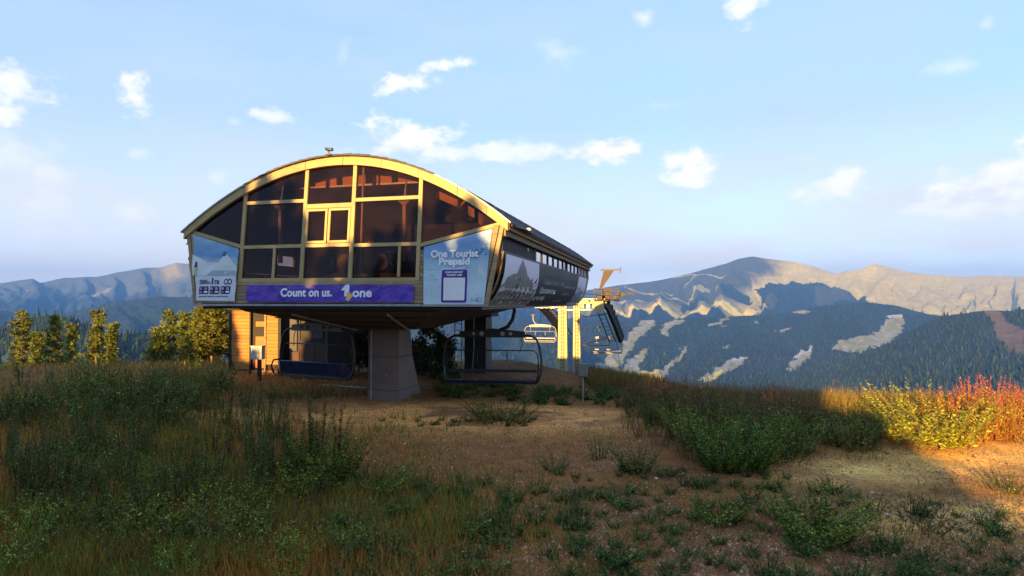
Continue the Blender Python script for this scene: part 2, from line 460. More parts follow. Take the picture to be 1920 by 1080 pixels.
def mountain(name, ridge, base, dr, db, rough, colour, x0, x1, step, rows, seed, gully=1.0, crest=1.5):
    """a real hillside: crest line at distance dr, foot at distance db, with gullies, a back slope and a foot in the valley"""
    xs = np.arange(x0, x1+step, step, dtype=float)
    ry = np.interp(xs, [p[0] for p in ridge], [p[1] for p in ridge])
    ry = ry + crest*(fbm(xs*.035+seed, xs*0+seed, 4)-.5)*2
    by = np.interp(xs, [p[0] for p in base], [p[1] for p in base])
    s = np.linspace(0, 1, rows)
    SS, XX = np.meshgrid(s, xs, indexing='ij')
    PY = by[None]*(1-SS) + ry[None]*SS
    D = db + (dr-db)*(SS**1.15)
    env = np.sin(np.pi*np.clip(SS, 0, 1))**.6*(SS < 1)
    w = .9*(fbm(XX*.006+seed, SS*2+seed, 3)-.5)
    g = ridged(XX*.016+w*2+seed*3.1, SS*1.1+w, 5, .55)-.62
    g2 = fbm(XX*.05+seed, SS*9, 4)-.5
    P = world_pts(XX, PY, D)
    amp = rough*dr*.01
    P[..., 2] += env*(g*amp*2.2*gully + g2*amp*.6)
    P[..., 1] += env*g*amp*3
    # back slope and foot
    back = []
    for k in (1, 2, 3, 4):
        q = P[-1].copy(); q[:, 1] *= 1+.09*k; q[:, 0] *= 1+.09*k; q[:, 2] = q[:, 2] - (q[:, 2]+400)*(.25*k)**1.3*.8; back.append(q)
    f0 = P[0].copy(); f0[:, 1] *= .88; f0[:, 0] *= .88; f0[:, 2] = np.minimum(f0[:, 2]-40, -320)
    A = np.concatenate([f0[None], P, np.array(back)], 0)
    n0, n1 = A.shape[:2]
    i = np.arange(n0*n1).reshape(n0, n1)
    Fc = np.stack([i[:-1,:-1].ravel(), i[:-1,1:].ravel(), i[1:,1:].ravel(), i[1:,:-1].ravel()], 1)
    C = np.zeros((n0, n1, 3)); fm = np.zeros((n0, n1))
    cc, forest = colour(XX, PY, SS, fbm(XX*.02+seed, PY*.05, 5), fbm(XX*.12, PY*.22+seed, 4))
    C[1:1+rows] = cc; C[0] = FOREST; C[1+rows:] = cc[-1][None]
    me = mesh_np(name, A.reshape(-1, 3), Fc, tint_material('hillside', rough=1.0, noise_scale=.02, noise_amt=.35, bump=9.0, bump_scale=.03), C.reshape(-1, 3), smooth=True)
    o = link(bpy.data.objects.new(name, me)); o['kind'] = 'structure'
    return P, forest

def cones(name, P, forest, count, hmin, hmax, seed, tiers=1, sides=5, label=None):
    """a wood of small conifers standing on the hillside points P where forest is true"""
    rg = np.random.RandomState(seed)
    n0, n1 = forest.shape
    # area weights so that trees are evenly spread over the ground
    a = rg.rand(count*4)*(n0-1.001); b = rg.rand(count*4)*(n1-1.001)
    i, j = a.astype(int), b.astype(int)
    ok = forest[i, j]
    dist = P[i, j, 1]; wgt = (dist/dist.max())**1.0
    ok &= rg.rand(len(a)) < wgt
    a, b, i, j = a[ok][:count], b[ok][:count], i[ok][:count], j[ok][:count]
    fa, fb = (a-i)[:, None], (b-j)[:, None]
    p = (P[i,j]*(1-fa)+P[i+1,j]*fa)*(1-fb) + (P[i,j+1]*(1-fa)+P[i+1,j+1]*fa)*fb
    n = len(p)
    h = rg.uniform(hmin, hmax, n)*(.75+.6*(rg.rand(n)**4)); r = h*rg.uniform(.16, .26, n)
    V = []; Fs = []; Cs = []; off = 0
    tone = rg.uniform(.6, 1.5, (n, 1)); col = np.array((.014, .032, .022))[None]*tone**1.5 + np.array((.016, .014, .0))[None]*rg.rand(n, 1)**3
    for t in range(tiers):
        z0 = h*(.02+.28*t if tiers > 1 else 0); z1 = h*(1 if t == tiers-1 else .55+.3*t/max(1, tiers-1)); rr = r*(1-.3*t)
        ang = rg.rand(n)[:, None]*6.28 + np.arange(sides)[None]*2*np.pi/sides
        rad = rr[:, None]*rg.uniform(.75, 1.2, (n, sides))
        ring = np.stack([p[:, 0:1]+np.cos(ang)*rad, p[:, 1:2]+np.sin(ang)*rad, p[:, 2:3]+z0[:, None]+rg.uniform(-.05, .05, (n, sides))*h[:, None]], -1)
        top = np.stack([p[:, 0]+rg.uniform(-.03, .03, n)*h, p[:, 1], p[:, 2]+z1], -1)[:, None]
        vv = np.concatenate([ring, top], 1).reshape(-1, 3)
        base = off + np.arange(n)[:, None]*(sides+1)
        k = np.arange(sides)
        f = np.stack([base+k[None], base+((k+1) % sides)[None], np.broadcast_to(base+sides, (n, sides))], -1).reshape(-1, 3)
        V.append(vv); Fs.append(f); Cs.append(np.repeat(col, sides+1, 0)); off += n*(sides+1)
    me = mesh_np(name, np.concatenate(V), np.concatenate(Fs), tint_material('distant_needles', rough=1.0), np.concatenate(Cs))
    o = link(bpy.data.objects.new(name, me)); tag(o, label, None, None, 'stuff')
    return o

def mixc(a, b, t): return a*(1-t[..., None]) + b*t[..., None]

def col_far_left(X, Y, Sx, n, m):
    t = np.clip((Y-545)/30 + (n-.5)*2.2, 0, 1)
    c = mixc(SHADED_SLOPE*1.3+np.zeros(X.shape+(3,)), FOREST*1.0, t)
    g = np.clip(1-np.abs(X-325)/45, 0, 1)*np.clip((530-Y)/14, 0, 1)
    c = mixc(c, SUNLIT_FARM*.6, g)
    pale = in_poly(X+(n-.5)*30, Y+(m-.5)*6, [(150,560),(180,553),(225,543),(232,547),(200,556),(160,562)]) | in_poly(X, Y+(m-.5)*6, [(30,550),(50,547),(52,551),(32,553)])
    c[pale] = SCREE*.8
    return c, np.zeros(X.shape, bool)
def col_mid_left(X, Y, Sx, n, m):
    c = mixc(FOREST+np.zeros(X.shape+(3,)), FOREST*1.8, np.clip((n-.45)*3, 0, 1)); return c, m > -1
def col_massif(X, Y, Sx, n, m):
    z = np.zeros(X.shape+(3,))
    shaded_flank = np.clip((1475-X-(Y-490)*1.2)/60 + (n-.5)*2.2, 0, 1)  # left flank coloured darker to stand for cloud shade
    c = mixc(SUNLIT_FARM+z, SHADED_SLOPE, shaded_flank)
    c = mixc(c, GOLD*.9, np.clip((n-.52)*5, 0, 1)*np.clip((X-1450)/60, 0, 1)*.7)
    # meadow shelf below the shaded flank
    shelf = np.clip((Y-(571-(X-1110)*.02)+10*(n-.5))/8, 0, 1)*(X < 1470)
    c = mixc(c, MEADOW*1.15, shelf)
    gold = in_poly(X+(n-.5)*30, Y+(m-.5)*8, [(1150,590),(1210,578),(1245,576),(1262,583),(1300,582),(1350,578),(1385,572),(1425,569),(1440,576),(1400,582),(1360,586),(1330,591),(1262,592),(1200,594)])
    c[gold] = GOLD
    pale = in_poly(X, Y+(m-.5)*5, [(1270,562),(1300,552),(1315,537),(1332,538),(1325,546),(1300,556)]) | in_poly(X, Y+(m-.5)*4, [(1395,541),(1407,539),(1415,552),(1405,565),(1395,566),(1407,553)])
    pale |= in_poly(X, Y+(m-.5)*4, [(1345,538),(1351,538),(1350,545),(1345,552)])
    c[pale] = MEADOW*1.6
    blob = in_poly(X+(m-.5)*14, Y+(n-.5)*10, [(1275,567),(1310,560),(1322,563),(1312,572),(1290,578),(1275,575)]) | in_poly(X+(m-.5)*14, Y+(n-.5)*10, [(1352,548),(1372,540),(1395,545),(1405,554),(1395,560),(1360,558)])
    blob |= in_poly(X+(m-.5)*14, Y+(n-.5)*8, [(1412,540),(1440,533),(1480,532),(1530,538),(1580,545),(1625,560),(1640,600),(1400,600),(1440,577),(1425,560),(1420,550)])
    c[blob] = FOREST*1.4
    gr = in_poly(X+(m-.5)*8, Y+(n-.5)*8, [(1415,562),(1440,545),(1455,556),(1445,572),(1425,570)]) | in_poly(X+(m-.5)*8, Y+(n-.5)*8, [(1525,566),(1545,545),(1580,545),(1600,560),(1600,575),(1540,578)])
    c[gr] = GREENM
    low = (Y > 592+6*(m-.5)+np.where(X > 1560, 0, 0))
    c[low] = FOREST
    for pl in ([(1170,536),(1215,545),(1260,553),(1262,554.5),(1215,547),(1170,538)], [(1235,521),(1300,515),(1368,518),(1368,520),(1300,517.5),(1235,523)], [(1283,540),(1300,524),(1312,517),(1314,519),(1302,526),(1286,541)], [(1120,563),(1200,566),(1290,558),(1290,560),(1200,569),(1120,566)]):
        c[in_poly(X, Y, pl)] = MEADOW*1.7
    forest = low | blob
    return c, forest
def col_piste(X, Y, Sx, n, m):
    c = mixc(FOREST+np.zeros(X.shape+(3,)), FOREST*1.9, np.clip((n-.5)*3, 0, 1))
    Xw, Yw = X+(m-.5)*16+(n-.5)*10, Y+(n-.5)*8+(m-.5)*6
    P = [
     [(1208,602),(1232,597),(1228,612),(1200,636),(1172,668),(1150,700),(1112,705),(1112,684),(1158,655),(1184,622)],
     [(1252,604),(1284,598),(1282,604),(1262,612),(1252,622),(1258,634),(1246,632),(1236,618)],
     [(1198,660),(1216,650),(1213,664),(1200,684),(1206,702),(1222,713),(1248,692),(1265,674),(1290,656),(1296,654),(1290,666),(1264,686),(1240,716),(1200,740),(1112,740),(1112,696),(1168,690)],
     [(1310,717),(1330,700),(1368,672),(1396,664),(1392,677),(1362,700),(1322,722)],
     [(1326,612),(1360,594),(1368,588),(1364,598),(1350,606),(1335,614)],
     [(1470,690),(1488,662),(1521,644),(1518,656),(1505,676),(1486,694)],
     [(1553,652),(1590,630),(1632,634),(1662,602),(1690,590),(1692,598),(1680,626),(1640,656),(1590,656)],
     [(1450,622),(1470,617),(1486,613),(1484,616),(1466,622)], [(1350,610),(1364,610),(1364,612.5),(1350,612.5)],
     [(1476,583),(1500,579),(1524,585),(1500,588)], [(1540,747),(1580,735),(1600,728),(1590,742)],
     [(1415,605),(1420,603),(1424,607),(1416,609)], [(1355,655),(1372,650),(1374,652),(1358,658)],
    ]
    mask = np.zeros(X.shape, bool)
    for p in P: mask |= in_poly(Xw, Yw, p)
    pc = mixc(MEADOW*1.1+np.zeros(X.shape+(3,)), SCREE*1.15, np.clip((m-.42)*6, 0, 1))
    c[mask] = pc[mask]
    wh = in_poly(X, Y, [(1662,591),(1692,589),(1692,594),(1662,596)]) | in_poly(Xw, Yw, [(1486,662),(1519,645),(1516,652),(1490,670)]) | in_poly(Xw, Yw, [(1372,672),(1396,664),(1394,668),(1374,676)])
    c[wh] = (.42, .42, .42)
    gl = in_poly(Xw, Yw, [(1308,718),(1335,705),(1356,694),(1352,704),(1322,722)]) | in_poly(Xw, Yw, [(1204,702),(1240,700),(1240,720),(1215,725)])
    c[gl] = GOLD*.8
    return c, ~(mask | wh | gl)
def col_right(X, Y, Sx, n, m):
    c = mixc(FOREST+np.zeros(X.shape+(3,)), FOREST*1.5, np.clip((n-.5)*3, 0, 1))
    mask = in_poly(X+(m-.5)*14, Y+(n-.5)*10, [(1840,580),(1872,578),(1890,604),(1925,622),(1980,640),(1980,690),(1925,665),(1890,655),(1866,630),(1862,605)])
    c[mask] = np.array((.115, .08, .05))
    return c, ~mask

def build_land():
    ground_mesh()
    fl = MB(); fl.quad((-15000,-1400,-330), (15000,-1400,-330), (15000,12500,-330), (-15000,12500,-330))
    me = mesh_np('valley_floor', fl.v, [fl.f[0]], tint_material('hillside', rough=1.0, noise_scale=.02, noise_amt=.35, bump=9.0, bump_scale=.03), np.tile(FOREST, (4, 1)))
    link(bpy.data.objects.new('valley_floor', me))['kind'] = 'structure'
    flat = lambda v: [(-2000, v), (4000, v)]
    mountain('far_mountain', [(-1500,565),(-900,560),(-400,540),(-100,535),(0,531),(40,525),(62,523),(76,531),(120,521),(180,519),(260,504),(300,501),(330,493),(352,495),(420,505),(520,520),(700,532),(900,540),(1100,552),(1500,560),(4000,565)], flat(640), 9000, 4800, 1.5, col_far_left, -1500, 1600, 4, 90, 1.3)
    P, f = mountain('wooded_mountain', [(-1500,600),(-900,590),(-200,585),(0,582),(110,590),(200,570),(300,556),(420,560),(600,585),(900,597),(1150,622),(1400,680),(3000,700)], flat(690), 4200, 2200, 1.2, col_mid_left, -1500, 1062, 6, 70, 4.1)
    cones('far_wood', P, f, 9000, 14, 26, 21, label='dark blue wooded ridge behind the station at the left')
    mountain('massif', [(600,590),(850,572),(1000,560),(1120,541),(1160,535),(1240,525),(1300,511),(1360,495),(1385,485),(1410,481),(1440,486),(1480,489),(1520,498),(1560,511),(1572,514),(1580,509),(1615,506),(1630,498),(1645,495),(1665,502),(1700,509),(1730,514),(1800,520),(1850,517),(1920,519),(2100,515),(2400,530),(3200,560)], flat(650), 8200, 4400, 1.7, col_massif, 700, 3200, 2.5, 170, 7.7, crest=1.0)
    P, f = mountain('piste_slope', [(700,640),(1000,622),(1110,604),(1220,600),(1300,596),(1450,590),(1500,582),(1545,574),(1620,566),(1680,573),(1740,589),(1800,598),(2000,602),(3200,610)], flat(770), 4300, 1900, .8, col_piste, 700, 3200, 2.5, 200, 9.2, gully=.8, crest=.8)
    cones('slope_wood', P, f, 26000, 13, 24, 22, label='dark conifer forest between the pale ski runs on the far slope')
    P, f = mountain('wooded_hill', [(900,800),(1250,772),(1400,735),(1500,700),(1600,668),(1660,648),(1700,625),(1740,603),(1770,592),(1810,588),(1840,583),(1870,582),(1900,584),(1920,580),(2100,575),(2600,590),(3200,620)], flat(830), 2500, 950, 1.0, col_right, 900, 3200, 4, 140, 12.9, gully=.8)
    cones('hill_wood', P, f, 22000, 11, 21, 23, tiers=2, label='dense dark conifer forest on the nearer hill at the right')
    P, f = mountain('near_hill', [(-1500,660),(-600,640),(-200,628),(0,616),(40,602),(90,590),(130,597),(160,609),(220,628),(300,622),(420,618),(560,618),(700,634),(900,690),(1100,780),(1400,830)], flat(800), 1000, 380, 1.4, col_mid_left, -1500, 1400, 6, 90, 15.5)
    cones('hill_trees', P, f, 9000, 9, 17, 24, tiers=3, sides=6, label='grey green conifer forest on the low hill behind the left trees')

def build_haze():
    m = bpy.data.materials.new('haze'); m.use_nodes = True
    nt = m.node_tree; nt.nodes.remove(nt.nodes['Principled BSDF'])
    v = nt.nodes.new('ShaderNodeVolumePrincipled')
    v.inputs['Color'].default_value = (*HAZE_COL, 1)
    v.inputs['Density'].default_value = HAZE_D
    v.inputs['Anisotropy'].default_value = HAZE_G
    nt.links.new(v.outputs[0], nt.nodes['Material Output'].inputs['Volume'])
    b = MB(); b.box(-15500, 15500, -1500, 12800, -340, 690)
    o = b.build('haze', m); tag(o, 'thin blue evening haze over the valley and mountains', None, None, 'stuff')
HAZE_COL = (.10, .32, 1.0); HAZE_D = 7.5e-5; HAZE_G = 0.0
build_land()
build_haze()
# ------------------------------------------------------------------ the lift station
ST_C = (-4.76, 16.45, 0.0); ST_RZ = -math.radians(14.008)
LEAN = .09
def to_world(u, t, z=0.0):
    c, s = math.cos(ST_RZ), math.sin(ST_RZ)
    return (ST_C[0] + u*c - t*s, ST_C[1] + u*s + t*c, z)
def FP(u, z, off=0.0): return (u, LEAN*(z-3.2)+off, z)       # a point of the front gable
def zarch(u): return 7.34 - 1.95*((u+.12)/4.87)**2

def m_wood(): return material('weathered_wood', (.30, .215, .115), rough=.8, var=.38, scale=5, stretch=(.7, 1, 9), dirt=(.10, .075, .055), dirt_amt=.6, bump=.5, bump_scale=30)
def m_frame(): return material('frame_wood', (.38, .28, .115), rough=.6, var=.2, scale=4, dirt=(.2, .15, .09), dirt_amt=.5)
def m_darkmetal(): return material('dark_steel', (.030, .029, .030), rough=.5, var=.3, scale=6, dirt=(.07, .05, .035), dirt_amt=.4)
def m_black(): return material('black_paint', (.012, .012, .014), rough=.45, var=.2, scale=8, dirt=(.05, .045, .04), dirt_amt=.25)
def m_galv(): return material('galvanised_steel', (.36, .36, .35), rough=.5, metal=.5, var=.2, scale=9, dirt=(.2, .14, .09), dirt_amt=.4)
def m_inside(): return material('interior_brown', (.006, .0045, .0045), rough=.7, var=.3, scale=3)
def m_shingle(): return material('roof_shingle', (.075, .073, .082), rough=.85, var=.45, scale=5, dirt=(.035, .035, .04), dirt_amt=.6, bump=.4, bump_scale=60)
def m_white(): return material('white_vinyl', (.62, .66, .68), rough=.6, var=.06, scale=2, dirt=(.45, .46, .46), dirt_amt=.4)
def m_flat(name, c, rough=.6): return material('print_'+name, c, rough=rough, var=.05, scale=3)
def m_glass():
    if 'tinted_glass' in MATS: return MATS['tinted_glass']
    m = bpy.data.materials.new('tinted_glass'); m.use_nodes = True
    nt = m.node_tree; N, L = nt.nodes.new, nt.links.new
    nt.nodes.remove(nt.nodes['Principled BSDF'])
    tr = N('ShaderNodeBsdfTransparent'); tr.inputs[0].default_value = (.64, .55, .52, 1)
    gl = N('ShaderNodeBsdfGlossy'); gl.inputs['Roughness'].default_value = .06; gl.inputs['Color'].default_value = (.9, .9, 1, 1)
    fr = N('ShaderNodeFresnel'); fr.inputs['IOR'].default_value = 1.22
    df = N('ShaderNodeBsdfDiffuse'); df.inputs['Color'].default_value = (.12, .08, .075, 1)
    tc = N('ShaderNodeTexCoord'); n = N('ShaderNodeTexNoise'); n.inputs['Scale'].default_value = 1.2; n.inputs['Detail'].default_value = 6
    L(tc.outputs['Object'], n.inputs['Vector'])
    mr = N('ShaderNodeMapRange'); mr.inputs['From Min'].default_value = .35; mr.inputs['From Max'].default_value = .8; mr.inputs['To Min'].default_value = .03; mr.inputs['To Max'].default_value = .10
    L(n.outputs['Fac'], mr.inputs['Value'])
    m1 = N('ShaderNodeMixShader'); L(mr.outputs[0], m1.inputs[0]); L(tr.outputs[0], m1.inputs[1]); L(df.outputs[0], m1.inputs[2])
    m2 = N('ShaderNodeMixShader'); L(fr.outputs[0], m2.inputs[0]); L(m1.outputs[0], m2.inputs[1]); L(gl.outputs[0], m2.inputs[2])
    L(m2.outputs[0], nt.nodes['Material Output'].inputs['Surface'])
    MATS['tinted_glass'] = m
    return m

def face_prism(mb, poly, off0, off1):
    """polygon given as (u, z) on the gable, from off0 (outer) to off1 (inner)"""
    n = len(poly); i = len(mb.v)
    mb.v += [FP(u, z, off0) for u, z in poly] + [FP(u, z, off1) for u, z in poly]
    mb.f.append(tuple(range(i, i+n))); mb.f.append(tuple(range(i+2*n-1, i+n-1, -1)))
    for k in range(n): mb.f.append((i+k, i+n+k, i+n+(k+1) % n, i+(k+1) % n))
    return mb

def build_station():
    rnd = random.Random(3)
    st = empty('lift_station', ST_C, ST_RZ, 'large wooden chairlift station with an arched glazed front and shingled roof', 'building')
    W, FR, DM, IN = m_wood(), m_frame(), m_darkmetal(), m_inside()
    uL = lambda z: -4.45 - .42*(z-3.2)/2.1
    uR = lambda z: 4.26 + .40*(z-3.2)/2.1
    incl_L = lambda u: 4.86 + (5.36-4.86)*(u+3.03)/(-4.82+3.03)
    incl_R = lambda u: 4.78 + (5.30-4.78)*(u-2.35)/(4.62-2.35)
    # arch fascia in board segments
    cuts = [-4.98, -4.1, -3.05, -2.2, -1.1, .05, 1.2, 2.3, 3.4, 4.2, 4.78]
    for a, b in zip(cuts, cuts[1:]):
        n = 5; us = [a+.006+(b-a-.012)*k/n for k in range(n+1)]
        poly = [(u, zarch(u)-.035) for u in us] + [(u, zarch(u)-.27) for u in us[::-1]]
        mb = MB(); d = rnd.uniform(0, .012); face_prism(mb, poly, -.10-d, .0)
        mb.build('fascia_board', FR, st)
    # metal drip edge above the fascia
    us = [-5.05+9.9*k/40 for k in range(41)]
    mb = MB()
    for a, b in zip(us, us[1:]):
        p = []
        for dz in (-.03, .012):
            p += [FP(a, zarch(a)+dz, -.15), FP(b, zarch(b)+dz, -.15), FP(b, zarch(b)+dz, .05), FP(a, zarch(a)+dz, .05)]
        mb.hexa(p)
    mb.build('drip_edge', m_galv(), st)
    # mullions and transoms
    def zin(u): return zarch(u)-.25
    def mull(u, z0, z1, w=.105, d=.05, name='mullion', mat=None):
        mb = MB(); face_prism(mb, [(u-w/2, z0), (u+w/2, z0), (u+w/2, z1), (u-w/2, z1)], -.035-rnd.uniform(0, .006), .07); return mb.build(name, mat or FR, st)
    def trans(a, b, z, h=.095, name='transom'):
        mb = MB(); face_prism(mb, [(a, z-h/2), (b, z-h/2), (b, z+h/2), (a, z+h/2)], -.030-rnd.uniform(0, .004), .065); return mb.build(name, FR, st)
    V = [-3.03, -1.08, .40, 2.35]
    for u in V: mull(u, 3.86, zin(u))
    for u in (-1.97, 1.81): mull(u, 3.96, 4.80, .07)
    trans(V[0]+.055, V[1]-.055, 4.85); trans(V[1]+.055, V[2]-.055, 4.85); trans(V[2]+.055, V[3]-.055, 4.83)
    trans(V[0]+.055, V[1]-.055, 6.12); trans(V[1]+.055, V[2]-.055, 5.95, .12); trans(V[2]+.055, V[3]-.055, 6.08)
    trans(V[0]+.055, V[1]-.055, 3.91, .1, 'sill'); trans(V[1]+.055, V[2]-.055, 3.90, .1, 'sill'); trans(V[2]+.055, V[3]-.055, 3.89, .1, 'sill')
    # opening casement in the middle: two sashes
    for a, b in ((-1.02, -.36), (-.33, .34)):
        z0, z1 = 4.91, 5.87; w = .065; mb = MB()
        face_prism(mb, [(a, z0), (b, z0), (b, z0+w), (a, z0+w)], -.055, .03); face_prism(mb, [(a, z1-w), (b, z1-w), (b, z1), (a, z1)], -.055, .03)
        face_prism(mb, [(a, z0+w), (a+w, z0+w), (a+w, z1-w), (a, z1-w)], -.055, .03); face_prism(mb, [(b-w, z0+w), (b, z0+w), (b, z1-w), (b-w, z1-w)], -.055, .03)
        s = mb.build('sash', FR, st)
        mb = MB(); face_prism(mb, [(a+w, z0+w), (b-w, z0+w), (b-w, z1-w), (a+w, z1-w)], -.012, .0); mb.build('pane', m_glass(), s)
    # sloping rails under the corner lights
    for a, b, f in ((-4.80, -3.09, incl_L), (2.41, 4.60, incl_R)):
        mb = MB(); face_prism(mb, [(a, f(a)-.05), (b, f(b)-.05), (b, f(b)+.05), (a, f(a)+.05)], -.04, .07); mb.build('sloping_rail', FR, st)
    # panes
    def pane(poly, parent=st):
        mb = MB(); face_prism(mb, poly, .012, .026); return mb.build('pane', m_glass(), parent)
    def arch_pts(a, b, n=8): return [(b+(a-b)*k/n, zin(b+(a-b)*k/n)) for k in range(n+1)]
    e = .045
    pane([(V[0]+e, 6.15), (V[1]-e, 6.15)] + arch_pts(V[0]+e, V[1]-e))
    pane([(V[1]+e, 5.98), (V[2]-e, 5.98)] + arch_pts(V[1]+e, V[2]-e))
    pane([(V[2]+e, 6.11), (V[3]-e, 6.11)] + arch_pts(V[2]+e, V[3]-e))
    pane([(-4.76, incl_L(-4.76)+.03), (V[0]-e, incl_L(V[0])+.03)] + arch_pts(-4.76, V[0]-e))
    pane([(V[3]+e, incl_R(V[3])+.03), (4.55, incl_R(4.55)+.03)] + arch_pts(V[3]+e, 4.55))
    pane([(V[0]+e, 4.88), (V[1]-e, 4.88), (V[1]-e, 6.09), (V[0]+e, 6.09)])
    pane([(V[2]+e, 4.86), (V[3]-e, 4.86), (V[3]-e, 6.05), (V[2]+e, 6.05)])
    for a, b in ((V[0]+e, -2.0), (-1.94, V[1]-e), (V[1]+e, V[2]-e), (V[2]+e, 1.78), (1.84, V[3]-e)): pane([(a, 3.95), (b, 3.95), (b, 4.81), (a, 4.81)])
    # plank cladding, one board at a time
    def board(a0, a1, b0, b1, z0, z1):
        mb = MB(); d = rnd.uniform(0, .016); g = .004
        face_prism(mb, [(a0+g, z0+g), (b0-g, z0+g), (b1-g, z1-g), (a1+g, z1-g)], -.022-d, .02)
        mb.build('plank', W, st)
    z = 3.26
    while z < 3.84:
        h = .1; j = rnd.uniform(-.8, .8)
        brk = [uL(z)+.14] + [q+j for q in (-2.6, -.6, 1.4)] + [uR(z)-.28]
        for a, b in zip(brk, brk[1:]): board(a, a if a != brk[0] else uL(z+h)+.14, b, b if b != brk[-1] else uR(z+h)-.28, z, z+h)
        z += h
    for side in (-1, 1):
        z = 3.86
        while z < 5.2:
            h = .1
            if side < 0:
                a, a1 = uL(z)+.14, uL(z+h)+.14; lim = -3.09
                if z+h > incl_L(-3.03)-.06:
                    uu = -3.03 + (z+h+.06-4.86)/(5.36-4.86)*(-4.82+3.03); lim = min(lim, uu)
                if lim - a > .12: board(a, a1, lim, lim, z, z+h)
            else:
                b, b1 = uR(z)-.28, uR(z+h)-.28; lim = 2.41
                if z+h > incl_R(2.35)-.06: lim = max(lim, 2.35+(z+h+.06-4.78)/(5.30-4.78)*(4.62-2.35))
                if b - lim > .12: board(lim, lim, b, b1, z, z+h)
            z += h
    # backing wall behind the planks
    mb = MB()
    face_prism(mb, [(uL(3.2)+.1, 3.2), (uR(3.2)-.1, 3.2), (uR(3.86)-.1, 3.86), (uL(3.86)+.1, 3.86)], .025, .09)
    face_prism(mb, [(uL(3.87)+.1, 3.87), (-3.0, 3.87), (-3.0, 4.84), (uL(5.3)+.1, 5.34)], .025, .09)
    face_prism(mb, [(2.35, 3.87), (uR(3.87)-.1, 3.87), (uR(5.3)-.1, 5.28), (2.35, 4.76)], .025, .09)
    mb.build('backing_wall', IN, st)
    # corner boards: two at each corner with an open joint
    for (f, s) in ((uR, 1), (uL, -1)):
        for k, (o0, o1) in enumerate(((.27, .115), (.085, -.02))):
            a0, a1 = f(3.2)-s*o0, f(3.2)-s*o1; b0, b1 = f(5.28)-s*o0, f(5.28)-s*o1
            top = 5.26 + .0*k
            mb = MB(); pl = [(a0, 3.2), (a1, 3.2), (b1, top), (b0, top)]
            if s < 0: pl = [(a1, 3.2), (a0, 3.2), (b0, top), (b1, top)]
            face_prism(mb, pl, -.07, .05); mb.build('corner_board', W, st)
    # pale rail along the bottom edge
    mb = MB(); mb.box(-4.4, -2.1, -.07, .02, 3.185, 3.245); mb.box(-2.08, .35, -.075, .02, 3.185, 3.24); mb.box(.37, 2.5, -.07, .02, 3.185, 3.245); mb.box(2.52, 4.2, -.075, .02, 3.18, 3.235)
    mb.build('bottom_rail', m_galv(), st)
    # roof deck
    n = 44; us = [-5.05+9.9*k/n for k in range(n+1)]
    mb = MB()
    for a, b in zip(us, us[1:]):
        p = []
        for dz in (-.10, -.032):
            p += [(a, FP(0, zarch(a))[1]+.052, zarch(a)+dz), (b, FP(0, zarch(b))[1]+.052, zarch(b)+dz), (b, 18.35, zarch(b)+dz), (a, 18.35, zarch(a)+dz)]
        mb.hexa(p)
    mb.build('roof_deck', material('roof_boards', (.10, .06, .035), rough=.8, stretch=(4, .4, 1)), st)
    # shingles laid in courses
    mb = MB()
    arcl = []; k = 0; u = -5.06
    while u < 4.84:
        sl = -2*1.95*(u+.12)/4.87**2; du = .27/math.sqrt(1+sl*sl); arcl.append((u, min(u+du, 4.88))); u += du
    for ci, (a, b) in enumerate(arcl):
        down_a = a < -.12
        t = .16; first = ci % 2 == 1
        while t < 18.3:
            w = .17 if first else .335; first = False; t1 = min(t+w-.012, 18.4)
            ea, eb = (.020, .002) if down_a else (.002, .020)
            j = rnd.uniform(0, .012)
            p = [(a, t, zarch(a)-.03), (b, t, zarch(b)-.03), (b, t1, zarch(b)-.03), (a, t1, zarch(a)-.03),
                 (a, t, zarch(a)+ea+j), (b, t, zarch(b)+eb+j), (b, t1, zarch(b)+eb+j), (a, t1, zarch(a)+ea+j)]
            mb.hexa(p); t += w
    mb.build('shingle_roofing', m_shingle(), st, kind='stuff')
    # eaves: two stepped boards under each roof edge, then the window strip
    for s, ue in ((1, 4.80), (-1, -5.02)):
        ze = zarch(ue)
        mb = MB(); x0, x1 = sorted((ue, ue-s*.05)); mb.box(x0, x1, .14, 18.3, ze-.22, ze-.035); mb.build('eaves_board', W, st)
        x = ue-s*.10; x0, x1 = sorted((x, x-s*.05)); mb = MB(); mb.box(x0, x1, .16, 18.25, ze-.36, ze-.18); mb.build('eaves_board', W, st)
        mb = MB(); x0, x1 = sorted((ue-s*.06, ue-s*.3)); mb.box(x0, x1, .16, 18.25, ze-.39, ze-.362); mb.build('soffit', IN, st)
    # side window strip and lower canted wall
    for s in (1, -1):
        c0 = 4.62 if s > 0 else -4.86
        x0, x1 = sorted((c0, c0-s*.05))
        mb = MB(); mb.box(x0, x1, .17, 4.2, 4.56, 4.99); mb.build('window_strip_panel', IN, st)
        t = 4.2; k = 0
        while t < 17.6:
            mb = MB(); mb.box(x0-.01, x1+.01, t, t+.09, 4.60, 4.98); mb.build('side_mullion', DM, st)
            t2 = t+1.1
            mb = MB(); mb.box(x0+.02, x1-.02, t+.095, t2-.005, 4.60, 4.98)
            mb.build('side_pane', m_flat('pink_pane', (.42, .26, .27)) if t > 13.2 and s > 0 else m_glass2(), st)
            t = t2
        mb = MB(); mb.box(x0-.005, x1+.005, 17.5, 18.2, 4.56, 4.99); mb.build('window_strip_panel', IN, st)
        mb = MB(); x0, x1 = sorted((c0+s*.03, c0-s*.08)); mb.box(x0, x1, .17, 18.2, 4.53, 4.60); mb.build('strip_rail', DM, st)
    # canted lower side walls, board by board in rows
        prof = side_profile(s)
